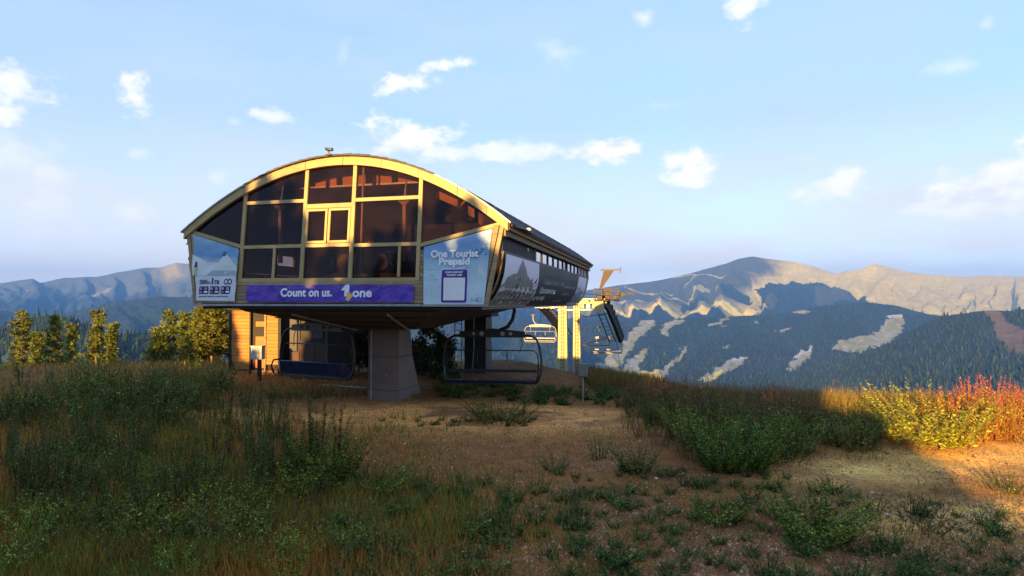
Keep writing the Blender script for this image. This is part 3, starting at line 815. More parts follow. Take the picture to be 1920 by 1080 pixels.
        for (ua, za), (ub, zb) in zip(prof, prof[1:]):
            for (ta, tb) in ((.18, 4.4), (4.41, 9.1), (9.11, 13.6), (13.61, 18.1)):
                mb = MB(); th = s*.04
                mb.hexa([(ub-th, ta, zb+.004), (ub, ta, zb+.004), (ub, tb, zb+.004), (ub-th, tb, zb+.004), (ua-th, ta, za-.004), (ua, ta, za-.004), (ua, tb, za-.004), (ua-th, tb, za-.004)])
                mb.build('side_board', W if s > 0 else W, st)
    # floor, sloping hull and girder below
    mb = MB(); mb.box(-2.2, 1.9, .10, 18.1, 3.10, 3.18); mb.build('floor', m_darkmetal(), st)
    for a, b in ((-4.3, -3.55), (-2.85, -2.2), (1.9, 2.6), (3.3, 4.1)):
        mb = MB(); mb.box(a, b-.004, .10, 18.1, 3.10, 3.178); mb.build('floor', m_darkmetal(), st)
    mb = MB(); mb.box(-3.55, -2.85, .08, .6, 3.10, 3.176); mb.box(2.6, 3.3, .08, .6, 3.10, 3.176); mb.build('entry_plate', m_darkmetal(), st)
    mb = MB()
    sec = [(1.0, 3.09, .5, 2.3), (3.2, 2.42, -1.0+.0, .75)]
    y = [.45, 3.3, 5.5, 18.0]; zb = [3.02, 2.42, 2.42, 2.96]; hw = [2.9, 1.15, 1.1, .8]; tw = [3.1, 3.0, 2.4, 1.5]
    for k in range(3):
        mb.hexa([(-.25-hw[k], y[k], zb[k]), (-.25+hw[k], y[k], zb[k]), (-.25+hw[k+1], y[k+1], zb[k+1]), (-.25-hw[k+1], y[k+1], zb[k+1]),
                 (-.25-tw[k], y[k], 3.097), (-.25+tw[k], y[k], 3.097), (-.25+tw[k+1], y[k+1], 3.097), (-.25-tw[k+1], y[k+1], 3.097)])
    mb.build('hull', material('hull_plate', (.050, .040, .036), rough=.6, var=.3, scale=2, dirt=(.10, .07, .045), dirt_amt=.5), st)
    for yy in (1.2, 2.0, 2.8): 
        f = (yy-.45)/2.85; w_ = 2.9-(2.9-1.15)*f; zz = 3.02-.6*f
        mb = MB(); mb.box(-.25-w_, -.25+w_, yy-.03, yy+.03, zz-.05, zz-.012); mb.build('hull_rib', m_darkmetal(), st)
    for x in (-1.9, 1.4): mb = MB(); mb.tube([(x*.9, .6, 2.94), (x*.55, 3.2, 2.38)], .035, 6); mb.build('cable_conduit', m_galv(), st)
    # main support column, flared at its back foot, in three clad panels
    concrete = material('grey_cladding', (.16, .12, .10), rough=.6, var=.12, scale=3, dirt=(.12, .085, .06), dirt_amt=.6)
    prof = [(-.35, 5.75), (0.0, 5.62), (.35, 5.2), (.9, 4.78), (1.75, 4.55), (2.44, 4.42)]
    for (z0, t0), (z1, t1) in (((-.35, 5.75), (.42, 5.15)), ((.428, 5.14), (1.5, 4.6)), ((1.508, 4.6), (2.44, 4.42))):
        mb = MB(); mb.hexa([(-.82, 3.5, z0), (.26, 3.5, z0), (.26, t0, z0), (-.82, t0, z0), (-.82, 3.5, z1), (.26, 3.5, z1), (.26, t1, z1), (-.82, t1, z1)])
        c = mb.build('column', concrete, st, bevel=.012)
    mb = MB(); mb.box(-.50, -.12, 3.478, 3.498, .62, 1.22); h_ = mb.build('hatch', concrete, st, bevel=.006)
    mb = MB(); mb.box(-.17, -.14, 3.46, 3.477, .88, .96); mb.build('latch', m_galv(), h_)
    mb = MB(); mb.tube([(-.70, 3.47, -.2), (-.70, 3.47, 2.4)], .022, 6); mb.build('conduit', m_galv(), st)
    # second column with cap, ladder and conduit
    mb = MB(); mb.box(-.35, .68, 12.0, 13.0, -1.0, 2.62); mb.build('column', m_darkmetal(), st)
    mb = MB(); mb.box(-.55, .95, 11.85, 13.2, 2.62, 3.095); mb.build('column_cap', m_darkmetal(), st)
    mb = MB(); mb.tube([(.12, 11.95, 2.6), (.12, 11.95, 1.2), (.0, 11.95, -.4)], .03, 6); mb.build('conduit', m_galv(), st)
    mb = MB()
    for x in (-.78, -.46): mb.tube([(x, 11.9, -.6), (x, 11.9, 2.9)], .028, 6)
    for k in range(11): mb.tube([(-.78, 11.9, -.4+.3*k), (-.46, 11.9, -.4+.3*k)], .016, 5)
    mb.build('ladder', m_galv(), st)
    # added near black sheet for the unlit depth, and machinery behind the glass
    us = [-4.7+9.2*k/20 for k in range(21)]
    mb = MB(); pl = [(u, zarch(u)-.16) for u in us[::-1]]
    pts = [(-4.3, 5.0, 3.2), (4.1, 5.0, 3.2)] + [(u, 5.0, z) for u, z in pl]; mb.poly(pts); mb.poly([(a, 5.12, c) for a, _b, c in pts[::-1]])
    mb.build('shade_sheet', IN, st)
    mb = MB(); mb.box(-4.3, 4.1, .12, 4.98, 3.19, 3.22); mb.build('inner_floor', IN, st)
    # inner tie beam with lit wooden infill panels under the arch
    orange = material('varnished_wood', (.55, .26, .07), rough=.6, var=.2, scale=4, stretch=(1, 1, 6))
    t0 = 1.1
    mb = MB(); mb.box(-3.1, 2.5, t0-.03, t0+.05, 6.63, 6.68); mb.build('tie_beam', m_galv(), st)
    for a, b in ((-1.30, -.62), (-.42, .30), (.56, 1.12), (1.32, 2.38)):
        f = lambda u: max(6.69, min(6.97, 6.68+.42*(1-((u-.4)/2.0)**2)))
        mb = MB(); n = 6; q = [a+(b-a)*k/n for k in range(n+1)]
        pt = [(a, 6.685), (b, 6.685)] + [(u, f(u)) for u in q[::-1]]; i = len(mb.v)
        mb.v += [(u, t0-.02, z) for u, z in pt] + [(u, t0+.03, z) for u, z in pt]; m = len(pt)
        mb.f += [tuple(range(m)), tuple(range(2*m-1, m-1, -1))] + [(k, m+k, m+(k+1) % m, (k+1) % m) for k in range(m)]
        mb.build('infill_panel', orange, st)
    for a, b, w in ((2.5, 3.12, .22), (3.42, 3.6, .26), (3.72, 4.62, .32)):
        mb = MB(); za, zb2 = zarch(a)-.38, zarch(b)-.38
        mb.hexa([(a, 1.0, za-w), (b, 1.0, zb2-w*.9), (b, 1.08, zb2-w*.9), (a, 1.08, za-w), (a, 1.0, za), (b, 1.0, zb2), (b, 1.08, zb2), (a, 1.08, za)])
        mb.build('rafter_panel', orange, st)
    mb = MB(); mb.bar((3.1, 1.2, 5.9), (3.55, 1.0, 6.25), .08, .08); mb.build('brace', orange, st)
    # inner posts with flared heads
    for u in (-1.97, 1.83):
        mb = MB(); mb.box(u-.045, u+.045, .34, .43, 4.4, 5.95); mb.build('inner_post', m_frame() if u > 0 else m_galv(), st)
        mb = MB(); mb.hexa([(u-.05, .33, 5.90), (u+.05, .33, 5.90), (u+.05, .44, 5.90), (u-.05, .44, 5.90), (u-.2, .3, 6.04), (u+.2, .3, 6.04), (u+.2, .47, 6.04), (u-.2, .47, 6.04)]); mb.build('post_head', m_frame(), st)
        mb = MB(); mb.tube([(u, .4, 6.1), (u, .5, 6.62)], [.05, .018], 6); mb.build('tie_rod', m_galv(), st)
    mb = MB(); mb.tube([(.56, .3, 3.9), (.58, .45, 7.05)], .03, 6); mb.build('inner_pipe', material('pinkish_pipe', (.5, .36, .34), rough=.5), st)
    # row of conveyor tyres under a scalloped guard
    guard = material('grey_brown_guard', (.10, .075, .06), rough=.6, dirt=(.05, .04, .03), dirt_amt=.5)
    for k, u in enumerate((-.86, -.25, .85, 1.38, 1.95)):
        mb = MB(); mb.disc((u, 1.0, 4.42), (0, 1, 0), .25, .14, 22); ty = mb.build('conveyor_tyre', m_black(), st)
        mb = MB(); mb.disc((u, .92, 4.42), (0, 1, 0), .10, .06, 16); mb.build('hub', m_darkmetal(), ty)
        mb = MB(); i0 = 0; pts = [(u+.27*math.cos(math.radians(a)), 1.12, 4.42+.27*math.sin(math.radians(a))) for a in range(180, -1, -20)]
        mb.poly([(u-.27, 1.12, 4.74)] + pts + [(u+.27, 1.12, 4.74)]); mb.build('tyre_guard', guard, st)
    mb = MB(); mb.box(-1.0, 2.3, .9, 1.3, 4.02, 4.10); mb.box(.60, .70, .8, 1.2, 3.95, 4.8); mb.build('machine_frame', guard, st)
    mb = MB(); mb.hexa([(1.05, .55, 3.98), (2.0, .6, 3.98), (2.0, .9, 3.98), (1.05, .85, 3.98), (1.05, .55, 4.10), (2.0, .6, 4.07), (2.0, .9, 4.07), (1.05, .85, 4.10)]); mb.build('bench_board', orange, st)
    mb = MB(); mb.bar((.62, .5, 4.7), (.85, .4, 4.95), .16, .04); mb.build('lever_plate', orange, st)
    # rear gable: open frame
    mb = MB()
    for u in (-3.5, -1.8, 0, 1.7, 3.4): mb.box(u-.06, u+.06, 18.1, 18.2, 3.2, zarch(u)-.12)
    mb.box(-4.3, 4.1, 18.09, 18.21, 3.2, 4.5); mb.build('rear_frame', DM, st)
    for t in (5.6, 8.0, 10.5, 13, 15.5):
        mb = MB()
        for a, b in zip(us, us[1:]): mb.hexa([(a, t, zarch(a)-.3), (b, t, zarch(b)-.3), (b, t+.12, zarch(b)-.3), (a, t+.12, zarch(a)-.3), (a, t, zarch(a)-.11), (b, t, zarch(b)-.11), (b, t+.12, zarch(b)-.11), (a, t+.12, zarch(a)-.11)])
        mb.build('rafter', DM, st)
    # edge lamp arm at the right eave
    mb = MB(); mb.tube([(4.86, .5, 5.25), (4.95, 1.4, 5.27), (4.95, 2.2, 5.25)], .03, 6); a = mb.build('gutter_pipe', m_darkmetal(), st)
    mb = MB(); mb.box(4.9, 5.0, 1.7, 1.95, 5.285, 5.35); mb.build('pipe_bracket', m_galv(), a)
    mb = MB(); mb.disc((4.64, 3.0, 4.86), (1, 0, 0), .05, .04, 12); mb.build('wall_lamp', m_white(), st)
    # small device on the ridge
    r = empty('roof_siren', to_world(-.3, .12, zarch(-.3)), ST_RZ, 'tiny black device on a bracket standing on the crest of the arched roof', 'siren')
    mb = MB(); mb.tube([(0, 0, 0), (0, 0, .10)], .02, 6); mb.box(-.07, .07, -.03, .03, -.01, .02); mb.build('bracket', m_black(), r)
    mb = MB(); mb.tube([(-.10, -.02, .17), (.0, 0, .13), (.05, .0, .15)], [.03, .055, .04], 10); mb.build('horn', m_black(), r)
    mb = MB(); mb.box(.0, .11, -.04, .05, .10, .18); mb.build('housing', m_black(), r, bevel=.008)
    return st

def m_glass2():
    if 'clear_glass' in MATS: return MATS['clear_glass']
    m = bpy.data.materials.new('clear_glass'); m.use_nodes = True
    nt = m.node_tree; N, L = nt.nodes.new, nt.links.new
    nt.nodes.remove(nt.nodes['Principled BSDF'])
    tr = N('ShaderNodeBsdfTransparent'); tr.inputs[0].default_value = (.9, .88, .9, 1)
    gl = N('ShaderNodeBsdfGlossy'); gl.inputs['Roughness'].default_value = .08
    m2 = N('ShaderNodeMixShader'); m2.inputs[0].default_value = .12; L(tr.outputs[0], m2.inputs[1]); L(gl.outputs[0], m2.inputs[2])
    L(m2.outputs[0], nt.nodes['Material Output'].inputs['Surface'])
    MATS['clear_glass'] = m
    return m

def side_profile(s):
    if s > 0: return [(4.64, 4.55), (4.60, 4.25), (4.53, 3.95), (4.42, 3.65), (4.27, 3.40), (4.08, 3.20)]
    return [(-4.88, 4.55), (-4.84, 4.25), (-4.77, 3.95), (-4.66, 3.65), (-4.51, 3.40), (-4.32, 3.20)]

# ------------------------------------------------------------------ banners
def text_mesh(body, size, offset=0.0, spacing=1.0):
    cu = bpy.data.curves.new('lettering', 'FONT'); cu.body = body; cu.size = size; cu.offset = offset; cu.space_character = spacing
    cu.align_x = 'CENTER'; cu.align_y = 'CENTER'; cu.resolution_u = 4
    o = bpy.data.objects.new('lettering', cu); COL.objects.link(o)
    dg = bpy.context.evaluated_depsgraph_get(); dg.update()
    me = bpy.data.meshes.new_from_object(o.evaluated_get(dg))
    bpy.data.objects.remove(o); bpy.data.curves.remove(cu)
    return me

def lettering(surf, body, u, z, size, mat, parent, offset=.0, name='lettering', lift=.018, fit=None, shear=0, bold=0):
    me = text_mesh(body, size, offset)
    xs = [v.co.x for v in me.vertices]; w = max(xs)-min(xs); c = (max(xs)+min(xs))/2
    k = fit/w if fit else 1
    me2 = bpy.data.meshes.new(name); bm = bmesh.new(); bm.from_mesh(me)
    long = [e for e in bm.edges if e.calc_length() > .12]
    if long: bmesh.ops.subdivide_edges(bm, edges=long, cuts=3)
    if bold:      # heavier strokes: the same letters again, a little to each side and a millimetre further out
        first = bm.verts[:] + bm.edges[:] + bm.faces[:]
        for n_, (du, dz) in enumerate(((-1, 0), (1, 0), (0, -1), (0, 1))):
            g = bmesh.ops.duplicate(bm, geom=first)['geom']
            for q in g:
                if isinstance(q, bmesh.types.BMVert): q.co.x += du*bold/k; q.co.y += dz*bold; q.co.z += .0012*(n_+1)
    for v in bm.verts: v.co = surf(u+(v.co.x-c)*k+shear*v.co.y, z+v.co.y, lift+v.co.z)
    bm.to_mesh(me2); bm.free()
    me2.materials.append(mat)
    return link(bpy.data.objects.new(name, me2), parent)

def flat_shape(surf, pts, mat, parent, name, lift=.004, sub=True):
    """a printed shape: a polygon of (u, z) points laid on the banner"""
    bm = bmesh.new(); vs = [bm.verts.new((p[0], p[1], 0)) for p in pts]; bm.faces.new(vs)
    if sub:
        bmesh.ops.triangulate(bm, faces=bm.faces[:])
        for _ in range(3):
            lg = [e for e in bm.edges if e.calc_length() > .22]
            if not lg: break
            bmesh.ops.subdivide_edges(bm, edges=lg, cuts=1); bmesh.ops.triangulate(bm, faces=bm.faces[:])
    for v in bm.verts: v.co = surf(v.co.x, v.co.y, lift)
    me = bpy.data.meshes.new(name); bm.to_mesh(me); bm.free(); me.materials.append(mat)
    return link(bpy.data.objects.new(name, me), parent)

def rrect(u0, u1, z0, z1, r=.03, n=4):
    out = []
    for cx, cz, a0 in ((u1-r, z0+r, -90), (u1-r, z1-r, 0), (u0+r, z1-r, 90), (u0+r, z0+r, 180)):
        for k in range(n+1):
            a = math.radians(a0+90*k/n); out.append((cx+r*math.cos(a), cz+r*math.sin(a)))
    return out

def cloth(name, corners, surf, mat, nu, nz, parent=None):
    """a hanging sheet; corners (bl, br, tr, tl) in (u, z)"""
    bl, br, tr, tl = corners
    V = []; Fc = []
    for th in (0, -.004):
        for j in range(nz+1):
            for i in range(nu+1):
                a, b = i/nu, j/nz
                u = (bl[0]*(1-a)+br[0]*a)*(1-b) + (tl[0]*(1-a)+tr[0]*a)*b
                z = (bl[1]*(1-a)+br[1]*a)*(1-b) + (tl[1]*(1-a)+tr[1]*a)*b
                V.append(surf(u, z, th))
    m = (nu+1)*(nz+1)
    for j in range(nz):
        for i in range(nu):
            k = j*(nu+1)+i; Fc.append((k, k+1, k+nu+2, k+nu+1)); Fc.append((m+k+nu+1, m+k+nu+2, m+k+1, m+k))
    me = mesh_np(name, np.array(V), np.array(Fc), mat, smooth=True)
    return link(bpy.data.objects.new(name, me), parent)

def snow_print(name, kind):
    """printed picture of a snowy mountain, painted over the sheet's own width and height"""
    m = bpy.data.materials.new(name); m.use_nodes = True
    nt = m.node_tree; N, L = nt.nodes.new, nt.links.new
    b = nt.nodes['Principled BSDF']; b.inputs['Roughness'].default_value = .5
    tc = N('ShaderNodeTexCoord'); sp = N('ShaderNodeSeparateXYZ'); L(tc.outputs['Object'], sp.inputs[0])
    n = N('ShaderNodeTexNoise'); n.inputs['Scale'].default_value = 1.6; n.inputs['Detail'].default_value = 6; L(tc.outputs['Object'], n.inputs['Vector'])
    ad = N('ShaderNodeMath'); ad.operation = 'MULTIPLY_ADD'; ad.inputs[1].default_value = .55; L(n.outputs['Fac'], ad.inputs[0]); L(sp.outputs[2], ad.inputs[2])
    mr = N('ShaderNodeMapRange'); mr.inputs['From Min'].default_value = 3.5; mr.inputs['From Max'].default_value = 5.5; L(ad.outputs[0], mr.inputs['Value'])
    cr = N('ShaderNodeValToRGB'); L(mr.outputs[0], cr.inputs[0])
    el = cr.color_ramp.elements
    if kind == 'right': stops = [(0, (.50, .62, .64)), (.38, (.42, .58, .64)), (.55, (.30, .48, .58)), (.62, (.20, .36, .52)), (.78, (.13, .30, .52)), (1, (.40, .50, .60))]
    else: stops = [(0, (.50, .60, .62)), (.5, (.36, .48, .54)), (.62, (.30, .44, .52)), (.70, (.12, .29, .52)), (.85, (.16, .33, .52)), (1, (.32, .45, .52))]
    el[0].position = 0; el[0].color = (*stops[0][1], 1); el[1].position = 1; el[1].color = (*stops[-1][1], 1)
    for p, c in stops[1:-1]:
        e = el.new(p); e.color = (*c, 1)
    L(cr.outputs[0], b.inputs['Base Color'])
    nb = N('ShaderNodeTexNoise'); nb.inputs['Scale'].default_value = 1.7; nb.inputs['Detail'].default_value = 3; nb.inputs['Distortion'].default_value = .6; L(tc.outputs['Object'], nb.inputs['Vector'])
    bp = N('ShaderNodeBump'); bp.inputs['Strength'].default_value = .8; bp.inputs['Distance'].default_value = .06; L(nb.outputs['Fac'], bp.inputs['Height']); L(bp.outputs[0], b.inputs['Normal'])
    return m

def build_banners():
    # purple strip
    def wave(u, z): return .009*math.sin(7*u+5*z)*math.sin(2.3*u-1)+.0035*math.sin(17*u-9*z) + .01*math.sin(3*u)
    def S1(u, z, l=0): p = Vector(FP(u, z, -.085)); p.y -= wave(u, z)+l; return p
    purple = material('print_purple', (.075, .026, .36), rough=.4, var=.12, scale=1.5, bump=1.0, bump_scale=1.6, stretch=(1.6, 1, -2.2))
    for n_ in purple.node_tree.nodes:
        if n_.type == 'BUMP': n_.inputs['Distance'].default_value = .05; white = m_flat('white', (.8, .8, .82)); navy = m_flat('navy', (.022, .010, .11))
    gold = m_flat('gold', (.75, .42, .10)); 
    def hang(name, corners, surf, mat, nu, nz, label):
        o = cloth(name, corners, surf, mat, nu, nz); o.location = ST_C; o.rotation_euler = (0, 0, ST_RZ); tag(o, label, 'banner', 'advertising banners on the lift station'); return o
    b1 = hang('banner', ((-2.74, 3.30), (2.28, 3.29), (2.30, 3.735), (-2.74, 3.775)), S1, purple, 90, 8, 'long purple banner reading Count on us below the front windows')
    tilt = lambda u: -.008*(u-0)
    lettering(S1, 'Count on us.', -.84, 3.545, .31, white, b1, .003, fit=1.56, bold=.010)
    lettering(S1, 'one', .83, 3.535, .33, white, b1, .003, fit=.54, bold=.010)
    flat_shape(S1, [(.20, 3.62), (.33, 3.76), (.44, 3.76), (.44, 3.45), (.30, 3.45), (.30, 3.62), (.24, 3.60)], white, b1, 'logo_mark')
    flat_shape(S1, [(.38, 3.56), (.46, 3.56), (.56, 3.46), (.44, 3.31), (.36, 3.36), (.36, 3.42)], gold, b1, 'logo_mark', .0055)
    for u in (-2.70, -1.4, .1, 1.3, 2.24):
        for z in (3.32, 3.715): mb = MB(); mb.disc(S1(u, z, .004), (0, 1, 0), .014, .006, 8); mb.build('grommet', m_galv(), b1)
    # left picture banner
    def w2(u, z): return .014*math.sin(5*u+4*z)*math.cos(3*z) + .006*math.sin(13*z-6*u)
    def S2(u, z, l=0): p = Vector(FP(u, z, -.09)); p.y -= w2(u, z)+l; return p
    b2 = hang('banner', ((-4.36, 3.33), (-3.09, 3.31), (-3.08, 4.80), (-4.66, 5.26)), S2, snow_print('left_print', 'left'), 26, 30, 'left banner with snowy slope, infinity sign and three purple price boxes')
    paper = m_flat('paper', (.60, .63, .66))
    flat_shape(S2, [(-4.36, 3.34), (-3.10, 3.33), (-3.10, 4.02), (-4.46, 4.04)], paper, b2, 'white_field')
    snow = m_flat('snow', (.62, .68, .66)); shade = m_flat('snow_shade', (.20, .33, .44))
    flat_shape(S2, [(-4.58, 4.06), (-3.10, 4.04), (-3.09, 4.28), (-3.45, 4.64), (-3.52, 4.66), (-3.75, 4.42), (-4.1, 4.44), (-4.62, 4.68)], snow, b2, 'snow_slope', .0035)
    flat_shape(S2, [(-4.1, 4.05), (-3.10, 4.045), (-3.11, 4.18), (-3.9, 4.2)], m_flat('snow_grey', (.34, .42, .46)), b2, 'ledge', .0055)
    flat_shape(S2, [(-3.62, 4.60), (-3.50, 4.60), (-3.46, 4.72), (-3.56, 4.74)], m_flat('peak_dark', (.04, .12, .25)), b2, 'summit_rock', .005)
    flat_shape(S2, [(-4.52, 4.06), (-4.40, 4.05), (-4.40, 4.28), (-4.50, 4.29)], m_flat('lime_coat', (.40, .55, .16)), b2, 'skier_coat', .006)
    flat_shape(S2, [(-4.51, 4.295), (-4.40, 4.285), (-4.42, 4.45), (-4.49, 4.46)], navy, b2, 'skier_head', .006)
    lettering(S2, '500', -4.16, 3.865, .17, navy, b2, .003, lift=.02); lettering(S2, 'GB', -3.985, 3.845, .09, navy, b2, .001, lift=.02)
    lettering(S2, '1', -3.86, 3.88, .23, navy, b2, .012, lift=.02); lettering(S2, 'TB', -3.72, 3.855, .15, navy, b2, .004, lift=.02)
    for cu_ in (-3.42, -3.30):
        ring = MB(); n = 18
        for k in range(n):
            a, a2 = 2*math.pi*k/n, 2*math.pi*(k+1)/n
            q = lambda r, aa: S2(cu_+r*math.cos(aa), 3.87+r*1.15*math.sin(aa), .008)
            ring.quad(q(.045, a), q(.075, a), q(.075, a2), q(.045, a2))
        ring.build('infinity_loop', navy, b2)
    for k, (a, t1, t2) in enumerate(((-4.30, '5', '15'), (-3.94, '20', '20'), (-3.58, '20', '25'))):
        bx = flat_shape(S2, rrect(a, a+.32, 3.52, 3.745, .035), navy, b2, 'price_box', .007)
        lettering(S2, t1, a+.07, 3.675, .085, white, bx, .002, lift=.022); lettering(S2, t2, a+.235, 3.675, .085, white, bx, .002, lift=.022)
        lettering(S2, 'days', a+.075, 3.58, .05, white, bx, .0, lift=.022); flat_shape(S2, rrect(a+.17, a+.29, 3.56, 3.61, .02), white, bx, 'price_tag', .009)
    lettering(S2, 'unlimited internet prepaid tourist', -3.80, 3.455, .06, navy, b2, .002, lift=.008, fit=.98)
    # right picture banner
    def w3(u, z): return .012*math.sin(4*u+2.2*z)*math.cos(2.4*z-u) + .008*math.sin(3.2*u-7*z)*math.sin(2*z) + .02*math.exp(-((u-4.02-.14*(z-3.9))/.05)**2)*(1 if z < 4.5 else 0)
    def S3(u, z, l=0): p = Vector(FP(u, z, -.09)); p.y -= w3(u, z)+l; return p
    b3 = hang('banner', ((2.57, 3.235), (4.20, 3.235), (4.36, 5.16), (2.52, 4.73)), S3, snow_print('right_print', 'right'), 34, 36, 'right banner with white lettering One Tourist Prepaid over a snowy mountain')
    rock = m_flat('rock', (.05, .09, .13)); 
    rg = random.Random(8)
    for k in range(26):
        u = rg.uniform(3.55, 4.28); z = 4.35+(u-3.55)*.55+rg.gauss(0, .10); L_ = rg.uniform(.05, .16); h = rg.uniform(.012, .035)
        if z < 5.05: flat_shape(S3, [(u, z), (u+L_*.5, z-h*.3), (u+L_, z+h*1.5), (u+L_*.4, z+h*1.3)], rock, b3, 'printed_rock', .0045, False)
    for (u, z, w) in ((2.72, 3.99, .12), (2.74, 3.94, .10), (2.62, 4.13, .5), (2.7, 3.86, .25), (3.2, 4.20, .4)): flat_shape(S3, [(u, z), (u+w, z+.004), (u+w, z+.014), (u, z+.012)], m_flat('track', (.18, .30, .38)), b3, 'printed_track', .004, False)
    lettering(S3, 'One Tourist', 3.38, 4.53, .26, white, b3, .003, fit=1.28, lift=.02, bold=.010); lettering(S3, 'Prepaid', 3.38, 4.33, .25, white, b3, .003, fit=.82, lift=.02, bold=.010)
    edge = flat_shape(S3, rrect(3.03, 3.76, 3.26, 4.15, .06), m_flat('pale_edge', (.62, .62, .82)), b3, 'code_panel', .006)
    flat_shape(S3, rrect(3.05, 3.74, 3.28, 4.13, .05), m_flat('violet', (.06, .02, .22)), edge, 'panel_field', .008)
    flat_shape(S3, rrect(3.11, 3.68, 3.34, 3.92, .015), m_flat('white2', (.72, .73, .72)), edge, 'blank_square', .010)
    lettering(S3, 'SCAN AND BUY', 3.395, 4.06, .065, white, edge, .002, lift=.024); lettering(S3, 'TOURIST eSIM', 3.395, 3.985, .065, white, edge, .002, lift=.024)
    flat_shape(S3, rrect(3.86, 4.15, 3.30, 3.40, .03), m_flat('tag_edge', (.10, .2, .3)), b3, 'corner_tag', .005)
    flat_shape(S3, rrect(3.87, 4.14, 3.31, 3.39, .025), m_flat('tag_fill', (.40, .55, .62)), b3, 'corner_tag', .007)
    lettering(S3, 's.mo', 4.0, 3.35, .07, navy, b3, .001, lift=.022)
    # long side banner in three printed fields: arguments are (t, s) with s = 0 top ... 1 bottom
    prof = side_profile(1); P = [Vector((a, b)) for a, b in prof]; seg = [(P[i+1]-P[i]).length for i in range(len(P)-1)]; tot = sum(seg)
    def S4(t, s, l=0):
        s = min(max(s, 0), 1); d = s*tot
        for i, L_ in enumerate(seg):
            if d <= L_ or i == len(seg)-1: break
            d -= L_
        q = P[i].lerp(P[i+1], d/seg[i]); out = .05+l + .03*math.sin(math.pi*s)+.015*math.sin(t*1.3+3*s)*math.sin(math.pi*s)
        nrm = (P[i+1]-P[i]).normalized(); nx, nz = -nrm.y, nrm.x
        return Vector((q.x+nx*out if nx > 0 else q.x-nx*out, t, q.y + (nz*out if nx > 0 else -nz*out)))
    b4 = hang('banner', ((.2, 1), (16.9, 1), (16.9, 0), (.2, 0)), S4, m_flat('charcoal', (.032, .034, .042), .55), 60, 12, 'long dark banner along the right side wall with a grey printed palace')
    lav = m_flat('pale_sky', (.66, .67, .78)); g1 = m_flat('palace_grey', (.20, .21, .20)); g2 = m_flat('palace_dark', (.06, .065, .065)); g3 = m_flat('palace_pale', (.48, .50, .48))
    flat_shape(S4, [(.22, .99), (4.9, .99), (4.5, .01), (.22, .01)], lav, b4, 'printed_sky', .006)
    sil = [(.22, .97), (.22, .55), (.5, .5), (.62, .40), (.72, .50), (1.0, .46), (1.08, .33), (1.2, .45), (1.5, .44), (1.62, .30), (1.75, .38), (1.95, .34), (2.12, .02), (2.3, .30), (2.5, .34), (2.6, .44), (2.9, .42), (3.0, .30), (3.12, .44), (3.4, .47), (3.5, .38), (3.62, .5), (3.9, .52), (4.05, .44), (4.2, .56), (4.62, .62), (4.85, .97)]
    pal = flat_shape(S4, sil, g1, b4, 'printed_palace', .010)
    for k in range(9):
        t = .45+.46*k
        flat_shape(S4, [(t, .86), (t+.2, .86), (t+.2, .68), (t+.1, .63), (t, .68)], g2, pal, 'printed_window', .014, False)
        flat_shape(S4, [(t+.26, .95), (t+.32, .95), (t+.32, .58), (t+.26, .58)], g3, pal, 'printed_pilaster', .014, False)
    flat_shape(S4, [(.25, .60), (4.3, .64), (4.3, .62), (.25, .58)], g3, pal, 'printed_cornice', .016, False)
    flat_shape(S4, [(1.95, .58), (2.28, .58), (2.25, .36), (1.98, .36)], g2, pal, 'printed_window', .014, False)
    grey = m_flat('grey_ink', (.30, .31, .34)); wink = m_flat('white_ink', (.75, .76, .80))
    def ST(t, z, l): return S4(t, z, l)
    def side_text(body, t, s, size, mat, w):
        me = text_mesh(body, 1.0, .01); xs = [v.co.x for v in me.vertices]; ys = [v.co.y for v in me.vertices]
        W_, H_ = max(xs)-min(xs), max(ys)-min(ys); m2 = bpy.data.meshes.new('lettering'); bm = bmesh.new(); bm.from_mesh(me)
        for v in bm.verts: v.co = S4(t+(v.co.x-min(xs))/W_*w, s-(v.co.y-min(ys))/H_*size, .012)
        bm.to_mesh(m2); bm.free(); m2.materials.append(mat); link(bpy.data.objects.new('lettering', m2), b4)
    side_text('Гранд Скопје АБ', 5.6, .44, .14, grey, 4.2); side_text('Програмски', 5.4, .66, .16, wink, 3.0); side_text('центар', 5.0, .84, .12, wink, 1.9)
    side_text('информации', 10.2, .46, .10, grey, 3.0); side_text('програма', 10.0, .66, .08, grey, 2.0); side_text('www.', 9.0, .86, .06, grey, 2.2)
    flat_shape(S4, [(5.6, .26), (12.9, .27), (12.9, .03), (5.5, .03)], m_flat('slate', (.045, .045, .052)), b4, 'printed_field', .006)
    flat_shape(S4, [(13.4, .99), (16.88, .99), (16.88, .02), (14.0, .02)], lav, b4, 'printed_sky', .006)
    flat_shape(S4, [(13.6, .9), (16.6, .9), (16.6, .50), (16.2, .44), (15.9, .52), (15.4, .40), (15.0, .52), (14.4, .5), (14.0, .58)], m_flat('blue_grey', (.20, .25, .34)), b4, 'printed_palace', .010)
    return

build_station()
build_banners()
